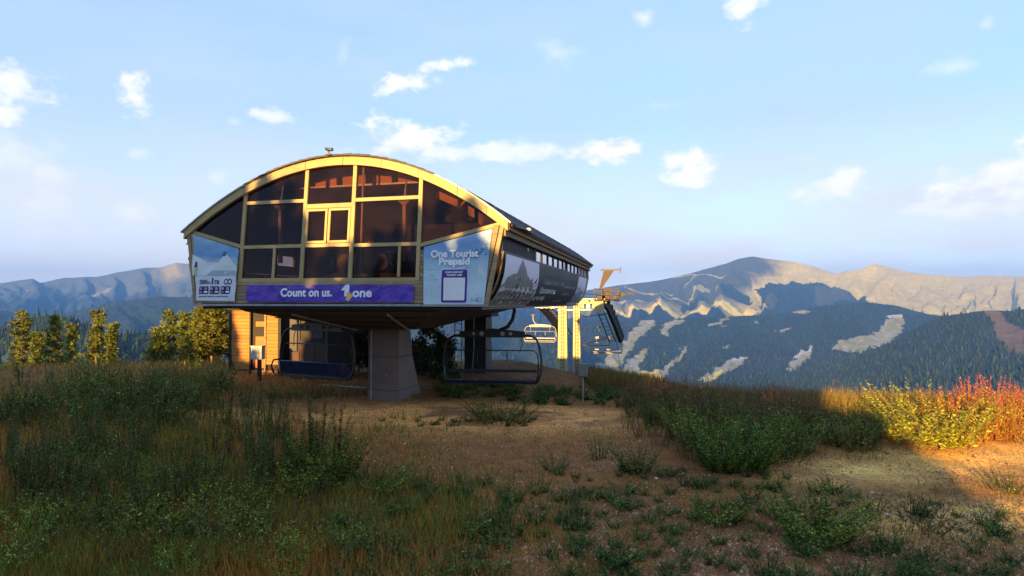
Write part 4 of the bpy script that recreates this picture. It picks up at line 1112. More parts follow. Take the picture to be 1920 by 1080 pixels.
# ------------------------------------------------------------------ chairs
def build_chair(seat_tilt, loc, rz, scale, label, mirror=1, pad_mat=None, frame=None, beam=None):
    blk = frame or m_black(); beam = beam or blk
    r = empty('lift_chair', loc, rz, label, 'chairlift chair', 'six seat chairs hanging on the lift')
    r.scale = (scale,)*3; s = mirror
    mb = MB(); mb.tube([(s*.25, 0, 1.72), (s*.52, 0, 1.84), (s*.68, 0, 2.08), (s*.74, 0, 2.35), (s*.72, 0, 2.62)], .06, 8); mb.build('hanger_arm', blk, r, smooth=True)
    mb = MB(); mb.box(s*.72-.16, s*.72+.16, -.12, .12, 2.6, 2.75); mb.build('grip', m_darkmetal(), r)
    # crossbeam, deeper in the middle, with round openings
    mb = MB()
    for a, b, h0, h1 in ((-1.1, 0, .20, .30), (0, 1.1, .30, .20)):
        mb.hexa([(a, -.07, 1.48), (b, -.07, 1.48), (b, .07, 1.48), (a, .07, 1.48), (a, -.07, 1.48+h0), (b, -.07, 1.48+h1), (b, .07, 1.48+h1), (a, .07, 1.48+h0)])
    cb = mb.build('crossbeam', beam, r, bevel=.012)
    for x, rr in ((-.62, .055), (-.35, .075), (.35, .075), (.62, .055)):
        mb = MB(); mb.disc((x, 0, 1.61), (0, 1, 0), rr, .15, 14); mb.build('beam_hole', m_flat('hole_dark', (.004, .004, .004)) if beam is not blk else m_galv(), cb)
    for k in (-1, 1):
        pts = [(k*1.05, 0, 1.55), (k*1.28, 0, 1.54), (k*1.46, 0, 1.44), (k*1.57, -.02, 1.22), (k*1.64, -.03, .75), (k*1.63, -.05, .32), (k*1.54, -.10, .06), (k*1.42, -.16, -.03)]
        mb = MB(); mb.tube(pts, .038, 8); mb.build('side_frame', blk, r, smooth=True)
        mb = MB(); mb.tube([(k*.98, 0, 1.5), (k*1.0, -.05, 1.25), (k*.92, -.12, .98)], .014, 6); mb.build('link_rod', blk, r)
        mb = MB(); mb.tube([(k*.5, -.03, 1.02), (k*.5, -.05, .66)], .016, 6); mb.build('footrest_rod', blk, r)
        mb = MB(); mb.tube([(k*1.60, -.05, .5), (k*1.58, -.38, .50), (k*1.55, -.5, .32), (k*1.50, -.44, .06)], .03, 6); mb.build('armrest', blk, r, smooth=True)
    # backrest hoop
    pts = [(-1.52, -.02, .22), (-1.54, -.02, .7), (-1.50, -.02, .95), (-1.38, -.02, 1.05), (1.38, -.02, 1.05), (1.50, -.02, .95), (1.54, -.02, .7), (1.52, -.02, .22)]
    mb = MB(); mb.tube(pts, .020, 8); mb.build('backrest_hoop', blk, r, smooth=True)
    # seat rail and six pads
    mb = MB(); mb.tube([(-1.5, 0, -.02), (1.5, 0, -.02)], .032, 8); mb.tube([(-1.5, -.4, .0), (1.5, -.4, .0)], .018, 6); mb.build('seat_rail', m_darkmetal() if frame is None else blk, r)
    ct, sn = math.cos(seat_tilt), math.sin(seat_tilt)
    pm = pad_mat or material('navy_seat', (.008, .024, .075), rough=.45, var=.1, scale=3, dirt=(.03, .04, .07), dirt_amt=.3)
    for k in range(6):
        x0 = -1.47+.49*k; mb = MB()
        q = lambda x, d, h: (x, -d*ct+h*sn, .02+d*sn+h*ct)
        mb.hexa([q(x0+.008, .0, 0), q(x0+.008, .50, 0), q(x0+.482, .50, 0), q(x0+.482, 0, 0), q(x0+.008, .0, .07), q(x0+.008, .50, .07), q(x0+.482, .50, .07), q(x0+.482, 0, .07)])
        mb.build('seat', pm, r, bevel=.02)
    mb = MB(); mb.box(-1.48, 1.48, -.03, .0, .32 if seat_tilt < .6 else .06, .42 if seat_tilt < .6 else .12); mb.build('back_strip', blk, r)
    return r

def px_world(px, py, d):
    r = pix_ray(px, py); return Vector((0, 0, CAM_Z)) + r*(d/r.y)

def build_chairs():
    gm = material('grey_beam', (.11, .11, .105), rough=.55, var=.15, scale=4, dirt=(.06, .055, .045), dirt_amt=.5)
    p = px_world(594, 705, 20.2); build_chair(math.radians(62), p, math.radians(-27), 1.0, 'blue six seat chair hanging left of the grey column, its seats tipped up', -1 if False else 1, beam=gm)
    p = px_world(923, 716, 20.4); build_chair(math.radians(8), p, math.radians(-5), 1.0, 'black six seat chair hanging right of the grey column, in front of the ladder', 1)
    lit = material('sunlit_chair_frame', (.30, .28, .24), rough=.5, metal=.2, var=.15, scale=5)  # pale colour carries the sunlight; the near chairs are black and navy
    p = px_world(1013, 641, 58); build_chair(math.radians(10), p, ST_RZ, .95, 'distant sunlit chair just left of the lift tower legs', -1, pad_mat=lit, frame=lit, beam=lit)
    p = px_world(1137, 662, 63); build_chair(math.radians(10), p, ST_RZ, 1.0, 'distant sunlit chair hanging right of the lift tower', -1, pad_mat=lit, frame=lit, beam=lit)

# ------------------------------------------------------------------ lift tower behind the station
def build_tower():
    base = px_world(1069, 712, 57.0)
    yel = material('galvanised_tower', (.32, .29, .15), rough=.5, metal=.1, var=.2, scale=2, dirt=(.20, .17, .09), dirt_amt=.4)
    T = empty('lift_tower', (base.x, base.y, base.z), ST_RZ, 'two legged lift tower with ladders and sheave trains behind the station', 'lift tower')
    top = 3.15 - base.z
    for x, w in ((-.66, .80), (.66, .62)):
        mb = MB(); mb.hexa([(x-w*.62, -.4, -1.5), (x+w*.62, -.4, -1.5), (x+w*.62, .4, -1.5), (x-w*.62, .4, -1.5), (x-w*.46, -.3, top), (x+w*.46, -.3, top), (x+w*.46, .3, top), (x-w*.46, .3, top)])
        mb.build('leg', yel, T)
        mb = MB()
        for k in (-.13, .13): mb.bar((x+k, -.46, 0), (x+k, -.38, top-.2), .03, .03)
        n = int(top/.33)
        for j in range(n): mb.bar((x-.13, -.46+.08*j/n, .2+.33*j), (x+.13, -.46+.08*j/n, .2+.33*j), .03, .05)
        mb.build('ladder', m_darkmetal(), T)
    mb = MB(); mb.bar((-3.3, -.1, top+.15), (3.4, -.1, top+.15), .35, .34); mb.build('crossarm', yel, T)
    for k, x in enumerate((-2.6, -2.1, -1.6, 1.2, 1.75, 2.3)):
        mb = MB(); mb.box(x-.16, x+.16, -.5, -.28, top-.45, top-.05); mb.build('junction_box', yel if k % 2 else m_galv(), T)
    mb = MB(); mb.bar((-3.3, -.35, top-.35), (-1.1, -.35, top-.35), .08, .12); mb.bar((-1.1, -.35, top-.62), (3.2, -.35, top-.55), .08, .10); mb.bar((-3.2, -.4, top+.42), (3.3, -.4, top+.42), .06, .06); mb.build('walkway_rail', m_galv(), T)
    # sheave trains, curving steeply down behind the arm on both sides
    def train(x, y0, z0, path, flip=1):
        pts = [Vector(p) for p in path]
        mb = MB()
        for a, b in zip(pts, pts[1:]): mb.bar(a, b, .34, .62)
        tr = mb.build('sheave_beam', m_black(), T)
        L_ = 0
        for a, b in zip(pts, pts[1:]):
            n = max(1, int((b-a).length/.55))
            for k in range(n):
                c = a.lerp(b, (k+.5)/n); d = (b-a).normalized(); up = Vector((0, 0, 1)) - d*d.z; up.normalize()
                mb = MB(); mb.disc(c+up*.42+Vector((0, -.05, 0)), Vector((1, .5, 0)), .30, .2, 12)
                mb.build('sheave', m_black(), tr)
                mb = MB(); mb.disc(c+up*.38+Vector((0, -.17, 0)), (0, 1, 0), .09, .06, 8); mb.build('sheave_hub', m_galv(), tr)
        # catwalk with rungs beside the train
        mb = MB()
        for a, b in zip(pts, pts[1:]):
            o = Vector((-.55 if x > 0 else .55, -.1, -.1)); mb.bar(a+o, b+o, .05, .12); mb.bar(a+o*2, b+o*2, .05, .12)
            n = max(1, int((b-a).length/.4))
            for k in range(n): c = a.lerp(b, (k+.5)/n); mb.bar(c+o, c+o*2, .1, .05)
        mb.build('catwalk', m_black(), T)
    train(3, 0, 0, [(2.9, -.2, top+.5), (3.5, .8, top-.4), (4.0, 2.0, top-1.9), (4.5, 3.4, top-3.6)])
    train(-3, 0, 0, [(-2.9, -.2, top-.1), (-2.5, .8, top-.7), (-1.9, 2.0, top-1.7), (-1.4, 3.2, top-2.9)])
    for z0 in (-1.3, -3.9): mb = MB(); mb.bar((.9, 0, top+z0), (3.6, .8, top+z0+(.4 if z0 > -2 else 0)), .07, .07); mb.build('tie_rod', m_darkmetal(), T)
    mb = MB(); mb.bar((.9, 0, top-3.9), (3.5, .8, top-3.2), .06, .06); mb.build('tie_rod', m_darkmetal(), T)
    # work platform with boxes at the right end
    rust = material('ochre_steel', (.042, .024, .013), rough=.6, var=.35, scale=3, dirt=(.03, .02, .015), dirt_amt=.8)
    mb = MB()
    mb.box(2.3, 4.6, -.9, .3, top+.25, top+.33)
    for x in (2.3, 3.0, 3.8, 4.55): mb.box(x, x+.07, -.9, -.83, top+.33, top+1.35)
    for z in (.75, 1.1, 1.33): mb.box(2.3, 4.6, -.93, -.87, top+z, top+z+.06)
    mb.build('platform', rust, T)
    for x, z, w, h in ((2.6, .35, .5, .45), (3.3, .38, .45, .6), (4.0, .36, .4, .4), (3.0, .95, .8, .35)): mb = MB(); mb.box(x, x+w, -.7, -.2, top+z, top+z+h); mb.build('gear_box', rust, T, bevel=.03)
    mb = MB(); mb.hexa([(4.4, -.6, top+.45), (5.2, -.6, top+.8), (5.2, -.4, top+.8), (4.4, -.4, top+.45), (4.4, -.6, top+.95), (5.2, -.6, top+.98), (5.2, -.4, top+.98), (4.4, -.4, top+.95)]); mb.box(5.1, 5.9, -.6, -.4, top+.84, top+.98); mb.box(5.85, 5.92, -.65, -.35, top+.7, top+1.2); mb.build('bracket', rust, T)
    mb = MB(); mb.box(2.4, 3.2, -.8, -.3, top-.9, top+.2); mb.build('white_cabinet', yel, T, bevel=.03)
    # bracket arm above the platform
    mb = MB(); mb.box(2.9, 4.7, -.5, -.38, top+3.0, top+3.14); mb.box(4.65, 4.72, -.6, -.28, top+2.75, top+3.3); mb.build('arm', material('arm_grey', (.07, .07, .075), rough=.6), T)
    mb = MB(); mb.hexa([(2.75, -.5, top+1.3), (2.95, -.5, top+1.3), (2.95, -.4, top+1.3), (2.75, -.4, top+1.3), (3.2, -.5, top+3.0), (4.1, -.5, top+3.0), (4.1, -.4, top+3.0), (3.2, -.4, top+3.0)]); mb.build('gusset', material('red_grey_steel', (.03, .010, .009), rough=.6, dirt=(.03, .025, .02), dirt_amt=.6), T)
    # haul ropes run from the station over the tower and down the valley
    def rope(u, x, label):
        a = Vector(to_world(u, 17.5, 3.9)); M_ = Matrix.Translation(T.location) @ Matrix.Rotation(ST_RZ, 4, 'Z')
        b = M_ @ Vector((x, 0, top+.75)); c = M_ @ Vector((x*1.25, 3.4, top-2.6 if x > 0 else top-2.2)); d = M_ @ Vector((x*1.3, 60, top-38))
        mb = MB(); mb.tube([a, b, c, d], .025, 6); o = mb.build('haul_rope', m_black()); tag(o, label, 'cable', 'haul ropes of the chairlift')
    rope(2.6, 3.1, 'haul rope running from the station over the right sheave train'); rope(-3.1, -2.8, 'haul rope running from the station over the left sheave train')

# ------------------------------------------------------------------ cabins, boxes and small things
def build_hut():
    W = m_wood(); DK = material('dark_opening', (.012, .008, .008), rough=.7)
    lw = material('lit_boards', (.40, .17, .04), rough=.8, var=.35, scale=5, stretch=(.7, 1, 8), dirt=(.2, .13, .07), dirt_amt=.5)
    org = material('orange_door', (.60, .12, .02), rough=.55, var=.2, scale=4)
    o = px_world(430, 700, 26.3); z0 = 3.3-126*26.3/F_PX
    H = empty('operator_hut', (o.x, o.y, z0), ST_RZ, 'sunlit wooden operator hut with an orange door under the left end of the station', 'hut')
    rnd = random.Random(4)
    s = 26.3/F_PX*1.03      # metres per photo pixel at the hut
    X = lambda px: (px-430)*s
    hz = 113*s
    mb = MB(); mb.box(X(432), X(538), .06, 2.6, 0, hz-.05); mb.build('wall', DK, H)  # solid wall, coloured near black for the shade inside the doorway
    def planks(a, b, z0, z1, mat, step=.145):
        z = z0
        while z < z1-.03:
            h = min(step, z1-z); mb = MB(); d = rnd.uniform(0, .02); mb.box(X(a), X(b), -.0-d, .055, z+.006, z+h-.006); mb.build('plank', mat, H); z += step
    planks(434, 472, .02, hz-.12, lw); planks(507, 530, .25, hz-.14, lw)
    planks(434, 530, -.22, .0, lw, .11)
    for a, b in ((430, 433.5), (472.5, 475.5), (503.5, 506.5), (531, 537)): mb = MB(); mb.box(X(a), X(b), -.05, .06, -.2, hz-.05); mb.build('corner_post', DK if a != 503.5 else W, H)
    d = MB(); d.box(X(484.5), X(503), .0, .05, .1, 60*s); dr = d.build('door', org, H); mb = MB(); mb.box(X(486), X(502), -.012, -.001, 54*s, 58*s); mb.build('door_rail', lw, dr); mb = MB(); mb.disc((X(500), -.03, 34*s), (0, 1, 0), .025, .05, 10); mb.build('handle', m_galv(), dr)
    mb = MB(); mb.box(X(484.5), X(503), -.005, .05, 78*s, 87*s); mb.build('cross_rail', lw, H)
    mb = MB(); mb.box(X(427), X(541), -.30, 2.8, hz-.04, hz+.06); mb.box(X(427), X(541), -.33, -.30, hz-.10, hz+.08); mb.build('roof', m_darkmetal(), H)
    mb = MB(); mb.bar((X(431), -.05, 26*s), (X(443), -.1, 1*s), .04, .04); mb.bar((X(443), -.1, .02), (X(470), -.1, .0), .04, .04); mb.build('brace', m_black(), H)
    # stone footing
    mb = MB(); st = material('pale_stone', (.30, .28, .24), rough=.9, var=.35, scale=4, dirt=(.10, .10, .06), dirt_amt=.6, bump=.6, bump_scale=12)
    rr = random.Random(9)
    F = empty('stone_step', H.matrix_basis @ Vector((X(470), -.4, -.25)), ST_RZ, 'rough pale stone steps in front of the wooden hut', 'steps')
    for j in range(3):
        x = -.85
        while x < .95:
            w = rr.uniform(.28, .5); mb = MB()
            y0 = -.25*j; zt = -.02-.16*j
            p = [(x+rr.uniform(0, .03), y0-.27+rr.uniform(0, .04), zt-.4), (x+w-.02, y0-.27+rr.uniform(0, .04), zt-.4), (x+w-.02, y0, zt-.4), (x, y0, zt-.4)]
            mb.hexa(p+[(a+.01, b+.02, zt+rr.uniform(-.02, .02)) for a, b, c in p]); mb.build('stone', st, F, bevel=.02); x += w
    # dark equipment cabin behind the left chair
    o = px_world(541, 698, 25.2)
    E = empty('equipment_cabin', (o.x, o.y, o.z), ST_RZ, 'dark brown equipment cabin behind the blue chair under the station', 'cabin')
    k = 25.2/F_PX; br = material('brown_panel', (.060, .027, .020), rough=.7, var=.2, scale=2); gy = material('dull_grey_panel', (.048, .044, .046), rough=.6, var=.15, scale=3)
    Y = lambda px: (px-541)*k
    mb = MB(); mb.box(Y(541), Y(621), .05, 2.3, -.4, 126*k); mb.build('body', material('cabin_dark', (.018, .014, .016), rough=.7), E)
    for a, b, z0, z1, m in ((543, 558, 40, 118, gy), (562, 564, 60, 116, gy), (592, 612, 64, 112, gy), (543, 563.5, 2, 38, br), (564.5, 594, 2, 50, br), (595, 620, 2, 54, br)):
        mb = MB(); mb.box(Y(a), Y(b), .0, .049, z0*k, z1*k); mb.build('panel', m, E, bevel=.008)
    mb = MB(); mb.tube(arc((Y(575), 96*k), .36, 150, 260, 8, 'xz', -.06), .045, 7); mb.build('duct', gy, E, smooth=True)
    mb = MB(); mb.box(Y(583), Y(592), -.12, .0, 80*k, 110*k); mb.build('meter_box', m_galv(), E)
    mb = MB(); mb.box(Y(619), Y(622), -.04, .0, -.3, 118*k); mb.build('corner_post', gy, E)
    # white box on a post
    p = px_world(484, 712, 24.0)
    B = empty('electric_box', p, -.1, 'white electric box on a dark post in front of the wooden hut', 'electric box')
    k = 24.0/F_PX
    mb = MB(); mb.box(-.24, .21, -.14, .14, 38*k, 62*k); mb.build('cabinet', material('cabinet_white', (.50, .50, .46), rough=.5, dirt=(.25, .23, .2), dirt_amt=.4), B, bevel=.015)
    mb = MB(); mb.box(-.21, .10, -.155, -.141, 40*k, 60*k); mb.build('door', material('cabinet_white', (.5, .5, .46)), B, bevel=.006)
    mb = MB(); mb.box(-.26, .23, -.17, .15, 62*k+.003, 63.5*k+.003); mb.build('roof', m_galv(), B)
    mb = MB(); mb.box(-.02, .12, -.05, .05, -.4, 38*k-.004); mb.build('post', m_black(), B)
    # grey green box at the right of the tower
    p = px_world(1094, 748, 20.5)
    B = empty('junction_cabinet', p, -.15, 'small grey green cabinet on a thin post right of the lift tower', 'electric box')
    k = 20.5/F_PX
    gg = material('grey_green_paint', (.17, .19, .16), rough=.55, dirt=(.1, .1, .08), dirt_amt=.4)
    mb = MB(); mb.box(-.19, .15, -.1, .1, 42*k, 66*k); mb.build('cabinet', gg, B, bevel=.012)
    mb = MB(); mb.box(-.17, .13, -.115, -.101, 44*k, 64*k); mb.build('door', gg, B, bevel=.006)
    mb = MB(); mb.tube([(-.02, 0, -.3), (-.02, 0, 42*k)], .025, 8); mb.build('post', m_galv(), B)
    # low pale pipe rail behind the column
    a, b = px_world(606, 722, 23.5), px_world(700, 724, 22.8)
    g = empty('pipe_rail', (a.x, a.y, 0), 0, 'low pale pipe rail behind the blue chair, left of the column', 'rail')
    d = b-a; mb = MB(); mb.tube([(0, 0, a.z), (d.x, d.y, a.z-.03)], .028, 8); mb.build('rail', m_galv(), g)
    for t in (.12, .55, .95): mb = MB(); mb.tube([(d.x*t, d.y*t, -.5), (d.x*t, d.y*t, a.z-.01)], .03, 6); mb.build('post', m_darkmetal(), g)
    # red and white markers
    red = m_flat('red_paint', (.45, .02, .03)); wh = m_flat('marker_white', (.6, .6, .6))
    for (px, py, d, lab) in ((431, 712, 24.5, 'small red and white marker block in the grass at the corner of the hut'), (1231, 742, 21, 'small red and white marker block among the weeds right of the tower')):
        p = px_world(px, py, d); q = empty('marker_block', p, -.2, lab, 'marker')
        mb = MB(); mb.box(-.15, .15, -.1, .1, -.05, .14); mb.build('body', red, q, bevel=.02)
        mb = MB(); mb.box(-.10, .05, -.108, -.101, .05, .10); mb.build('stripe', wh, q)
        mb = MB(); mb.hexa([(-.15, -.1, .143), (.15, -.1, .143), (.15, .1, .143), (-.15, .1, .143), (-.06, -.05, .22), (.08, -.05, .22), (.08, .05, .22), (-.06, .05, .22)]); mb.build('cap', red, q)

# ------------------------------------------------------------------ the wood behind the camera that shades the clearing
def build_shade():
    """conifers standing behind the viewpoint; their tops draw the shadow edge across the station"""
    rg = np.random.RandomState(31)
    ca, sa = math.cos(SUN_AZ), math.sin(SUN_AZ)
    V = []; Fs = []; off = 0
    prof = SHADE
    qs = [p[0] for p in prof]; hs = [p[1] for p in prof]
    def leafy(cx, cy, base, h, r, n):
        nonlocal off
        u = rg.rand(n); z = base + h*(u**.8); rr = r*(1-(u**.8))**(.8 if h > 6 else .25)*rg.uniform(.3, 1, n); a = rg.rand(n)*6.283
        c = np.stack([cx+np.cos(a)*rr, cy+np.sin(a)*rr, z], -1)
        s = rg.uniform(.18, .42, n)
        d1 = rg.randn(n, 3); d1 /= np.linalg.norm(d1, axis=1)[:, None]; d2 = rg.randn(n, 3); d2 -= (d2*d1).sum(1)[:, None]*d1; d2 /= np.linalg.norm(d2, axis=1)[:, None]
        q = np.stack([c-d1*s[:, None], c+d2*s[:, None]*.6, c+d1*s[:, None], c-d2*s[:, None]*.6], 1).reshape(-1, 3)
        V.append(q); Fs.append(off+np.arange(4*n).reshape(-1, 4)); off += 4*n
    D0 = 15.0
    q = -46.0
    while q < 46:
        h = np.interp(q, qs, hs)
        for row in range(4 if -17.5 < q < -7.4 else 3):
            D = D0+row*1.7+rg.uniform(-.4, .4); qq = q+rg.uniform(-.3, .3)
            x = qq*ca - D*sa; y = -qq*sa - D*ca
            hh = h*(1 if row == 0 else .93)+rg.uniform(-.25, .25)
            z = gh(x, y)
            if hh > 1: leafy(x, y, z, hh-z, 1.35 if h > 6 else 1.0, int(560*max(.5, hh/9)))
        q += (.6 if -17.5 < q < -7.4 else .85) if h > 6 else .45
    me = mesh_np('shade_wood', np.concatenate(V), np.concatenate(Fs), tint_material('distant_needles', rough=1.0), np.tile(np.array((.07, .09, .04)), (off, 1)))
    o = link(bpy.data.objects.new('shade_wood', me)); tag(o, 'wood behind the viewpoint that shades the clearing', None, None, 'stuff')

# (sideways position across the sunlight, height of the tree tops)
SHADE = [(-46, 7.5), (-32, 7.0), (-26, 6.4), (-24.0, 6.0), (-23.6, 8.0), (-22.8, 8.0), (-22.4, 6.0), (-21.6, 5.2), (-20, 6.2), (-18, 9.2), (-16.8, 11.2), (-15.8, 11.6), (-15.0, 11.3), (-14.0, 10.9),
         (-13.3, 10.2), (-12.9, 9.0), (-12.0, 8.8), (-11.4, 9.3), (-10.4, 9.5), (-10.0, 10.0), (-9.4, 10.5), (-8.6, 10.6), (-8.0, 10.0), (-7.7, 8.6), (-6, 8.3), (-4, 8.2), (-2, 8.0), (-1.0, 6.9), (-.5, 6.7), (0, 6.0), (.4, 5.7), (.9, 4.9), (1.5, 4.6), (2.2, 4.1), (2.5, 4.0), (5, 4.1), (8, 4.6), (14, 6.0), (46, 6)]
build_chairs()
build_tower()
build_hut()
build_shade()
# ------------------------------------------------------------------ trees
def pine(name, loc, h, r, seed, label, group=None, green=(.030, .048, .012), bare=.25, lit_trunk=False, flat_top=.35):
    rg = np.random.RandomState(seed); rr = random.Random(seed)
    T = empty(name, loc, rr.uniform(0, 6), label, 'pine tree', group)
    bend = [(rr.uniform(-.12, .12)*k/6, rr.uniform(-.12, .12)*k/6, h*k/6*.97) for k in range(7)]
    mb = MB(); mb.tube([(b[0], b[1], b[2]-(.6 if k == 0 else 0)) for k, b in enumerate(bend)], [.035*h*.5*(1-.85*k/6)+.012 for k in range(7)], 7)
    bark = material('sunlit_pine_bark', (.34, .15, .07), rough=.9, var=.4, scale=5, dirt=(.08, .06, .045), dirt_amt=.6, bump=.6, bump_scale=18) if lit_trunk else material('pine_bark', (.16, .095, .055), rough=.9, var=.4, scale=5, dirt=(.07, .055, .045), dirt_amt=.6)  # the orange copy of the bark has the sunlight in its colour
    tr = mb.build('trunk', bark, T, smooth=True)
    V = []; C = []; limbs = MB()
    z = h*bare
    while z < h*.99:
        f = (z/h-bare)/(1-bare)
        R = r*((1-f)**.75*(.65+.35*math.sin(f*5+seed))+.12) if f < .9 else r*.25
        R *= (1 if f > .1 else .6+4*f)
        for k in range(rr.randint(4, 6)):
            a = rr.uniform(0, 6.283); L_ = R*rr.uniform(.55, 1.15); up = rr.uniform(.05, .5)*(.4+f)
            e = np.array((math.cos(a)*L_, math.sin(a)*L_, z+L_*up))
            b0 = np.array((0, 0, z))
            limbs.tube([b0, (b0+e)/2-np.array((0, 0, .05)), e], [.02*h*.35*(1-f)+.01, .012, .006], 4, False)
            nc = max(2, int(L_/.22))
            for c in range(nc):
                t = .35+.65*(c+rr.random())/nc
                p = b0+(e-b0)*t+rg.randn(3)*.09
                m = rr.randint(16, 26); d = rg.randn(m, 3)*np.array((1, 1, .75)); d[:, 2] += .35; d /= np.linalg.norm(d, axis=1)[:, None]
                s = rg.uniform(.12, .30, (m, 1)); w = np.cross(d, rg.randn(m, 3)); w /= np.linalg.norm(w, axis=1)[:, None]
                base = p+d*.03; V.append(np.stack([base-w*.03, base+w*.03, base+d*s+w*.018, base+d*s-w*.018], 1).reshape(-1, 3))
                tone = rg.uniform(.55, 1.6)*(.6+.8*f); cc = np.array(green)*tone+np.array((.02, .012, 0))*rg.rand(); C.append(np.repeat(cc[None]*rg.uniform(.8, 1.25, (m, 1)), 4, 0))
        z += h*rr.uniform(.018, .035)
    V = np.concatenate(V); C = np.concatenate(C)
    me = mesh_np('crown', V, np.arange(len(V)).reshape(-1, 4), tint_material('needles', rough=.8, translucent=.15), C)
    link(bpy.data.objects.new('crown', me), T)
    limbs.build('limb', bark, tr, kind='stuff')
    return T

def leafy_tree(name, loc, h, r, seed, label, group=None, cols=((.045, .07, .015), (.12, .12, .03)), n=3200, low=.12, leaf=(.05, .1)):
    rg = np.random.RandomState(seed); rr = random.Random(seed)
    T = empty(name, loc, 0, label, 'aspen tree', group)
    mb = MB(); pts = [(0, 0, -.5)]+[(rr.uniform(-.1, .1)*k, rr.uniform(-.1, .1)*k, h*k/5) for k in range(1, 6)]
    mb.tube(pts, [.05+.008*h, .04+.005*h, .045, .035, .02, .01], 6)
    bark = material('pale_bark', (.26, .23, .18), rough=.8, var=.3, scale=6, dirt=(.08, .07, .05), dirt_amt=.5)
    mb2 = MB(); CL = []
    for k in range(int(16+h*3)):
        z = h*rr.uniform(low, .98); f = z/h; a = rr.uniform(0, 6.28); L_ = r*(1.1-f*.7)*rr.uniform(.3, 1)
        c = np.array((math.cos(a)*L_, math.sin(a)*L_, z)); CL.append((c, r*rr.uniform(.18, .36)))
        mb2.tube([(0, 0, max(.1, z-L_*.6)), tuple(c*.98)], [.018, .005], 4, False)
    tr = mb.build('trunk', bark, T, smooth=True); mb2.build('limb', bark, tr, kind='stuff')
    ci = rg.randint(0, len(CL), n); cc = np.array([c for c, _ in CL])[ci]; cr = np.array([q for _, q in CL])[ci][:, None]
    p = cc+rg.randn(n, 3)*cr*.6
    d = rg.randn(n, 3); d /= np.linalg.norm(d, axis=1)[:, None]; w = np.cross(d, rg.randn(n, 3)); w /= np.linalg.norm(w, axis=1)[:, None]
    s = rg.uniform(leaf[0], leaf[1], (n, 1))
    V = np.stack([p-d*s, p+w*s*.6, p+d*s, p-w*s*.6], 1).reshape(-1, 3)
    t = rg.rand(n, 1)**2; tone = rg.uniform(.6, 1.4, (len(CL), 1))[ci]
    C = np.repeat((np.array(cols[0])*(1-t)+np.array(cols[1])*t)*tone, 4, 0)
    me = mesh_np('crown', V, np.arange(4*n).reshape(-1, 4), tint_material('leaf', rough=.6, translucent=.25), C)
    link(bpy.data.objects.new('crown', me), T)
    return T

def build_trees():
    def at(px, d): p = px_world(px, 560, d); return p.x, p.y
    def top_h(py, d, z0): return CAM_Z-(py-HORIZON)*d/F_PX - z0
    spec = [('pine_tree', 42, 606, 50, 1.9, 'dark green pine at the far left edge, first of the three left pines'), ('pine_tree', 72, 640, 48, 1.0, 'short slim pine standing just right of the leftmost pine'),
            ('pine_tree', 104, 612, 52, 1.35, 'ragged pine in the middle of the three left pines'), ('pine_tree', 136, 630, 50, 1.1, 'lower bushy pine between the middle and the tallest left pine'),
            ('pine_tree', 184, 600, 46, 1.35, 'tallest and brightest of the three left pines, with sunlit branches'), ('pine_tree', 210, 625, 45, 1.1, 'dense pine shoulder to shoulder with the brightest left pine'),
            ('pine_tree', 322, 600, 44, 1.5, 'broad pine left of the hut behind reddish weeds'), ('pine_tree', 352, 606, 42, 1.2, 'olive pine between the broad pine and the hut'), ('pine_tree', 298, 632, 42, 1.1, 'low dark pine left of the broad pine'),
            ('pine_tree', 378, 592, 38, 1.0, 'slim pine with pale trunk just left of the orange trunks'), ]
    for k, (nm, px, py, d, r, lab) in enumerate(spec):
        x, y = at(px, d); z = gh(x, y)-.2; h = top_h(py, d, z)
        pine(nm, (x, y, z), h*1.08, r*1.3, 40+k, lab, 'pines left of the station', green=(.095, .115, .018), bare=.06)
    for k, (px, py, d, r, lab) in enumerate(((398, 560, 31, .9, 'tall pine with sunlit orange trunk beside the wooden hut'), (412, 548, 30, .75, 'slender pine with bright bare trunk touching the hut corner'), (388, 556, 33, .8, 'pine behind the two orange trunks at the hut'))):
        x, y = at(px, d); z = gh(x, y)-.2; h = top_h(py, d, z)
        pine('pine_tree', (x, y, z), h, r, 70+k, lab, 'pines left of the station', green=(.11, .12, .02), bare=.22, lit_trunk=True)
    for k, (px, py, d, r, c, lab) in enumerate(((648, 585, 30, 1.2, 0, 'dark aspen seen between the blue chair and the column'), (676, 612, 28, .9, 0, 'low leafy aspen just left of the grey column'), (628, 600, 33, 1.1, 0, 'dim aspen behind the blue chair'),
            (806, 612, 27, .9, 1, 'yellowing aspen with thin pale trunk right of the column'), (834, 640, 26, .7, 0, 'small aspen behind the left end of the black chair'), (786, 640, 30, .8, 0, 'green sapling touching the column on its right'))):
        x, y = at(px, d); z = gh(x, y); h = top_h(py, d, z)
        leafy_tree('aspen_tree', (x, y, z), h, r, 90+k, lab, 'aspens behind the station', cols=((.05, .075, .02), (.16, .15, .04)) if c else ((.035, .055, .015), (.08, .085, .03)), n=2600)

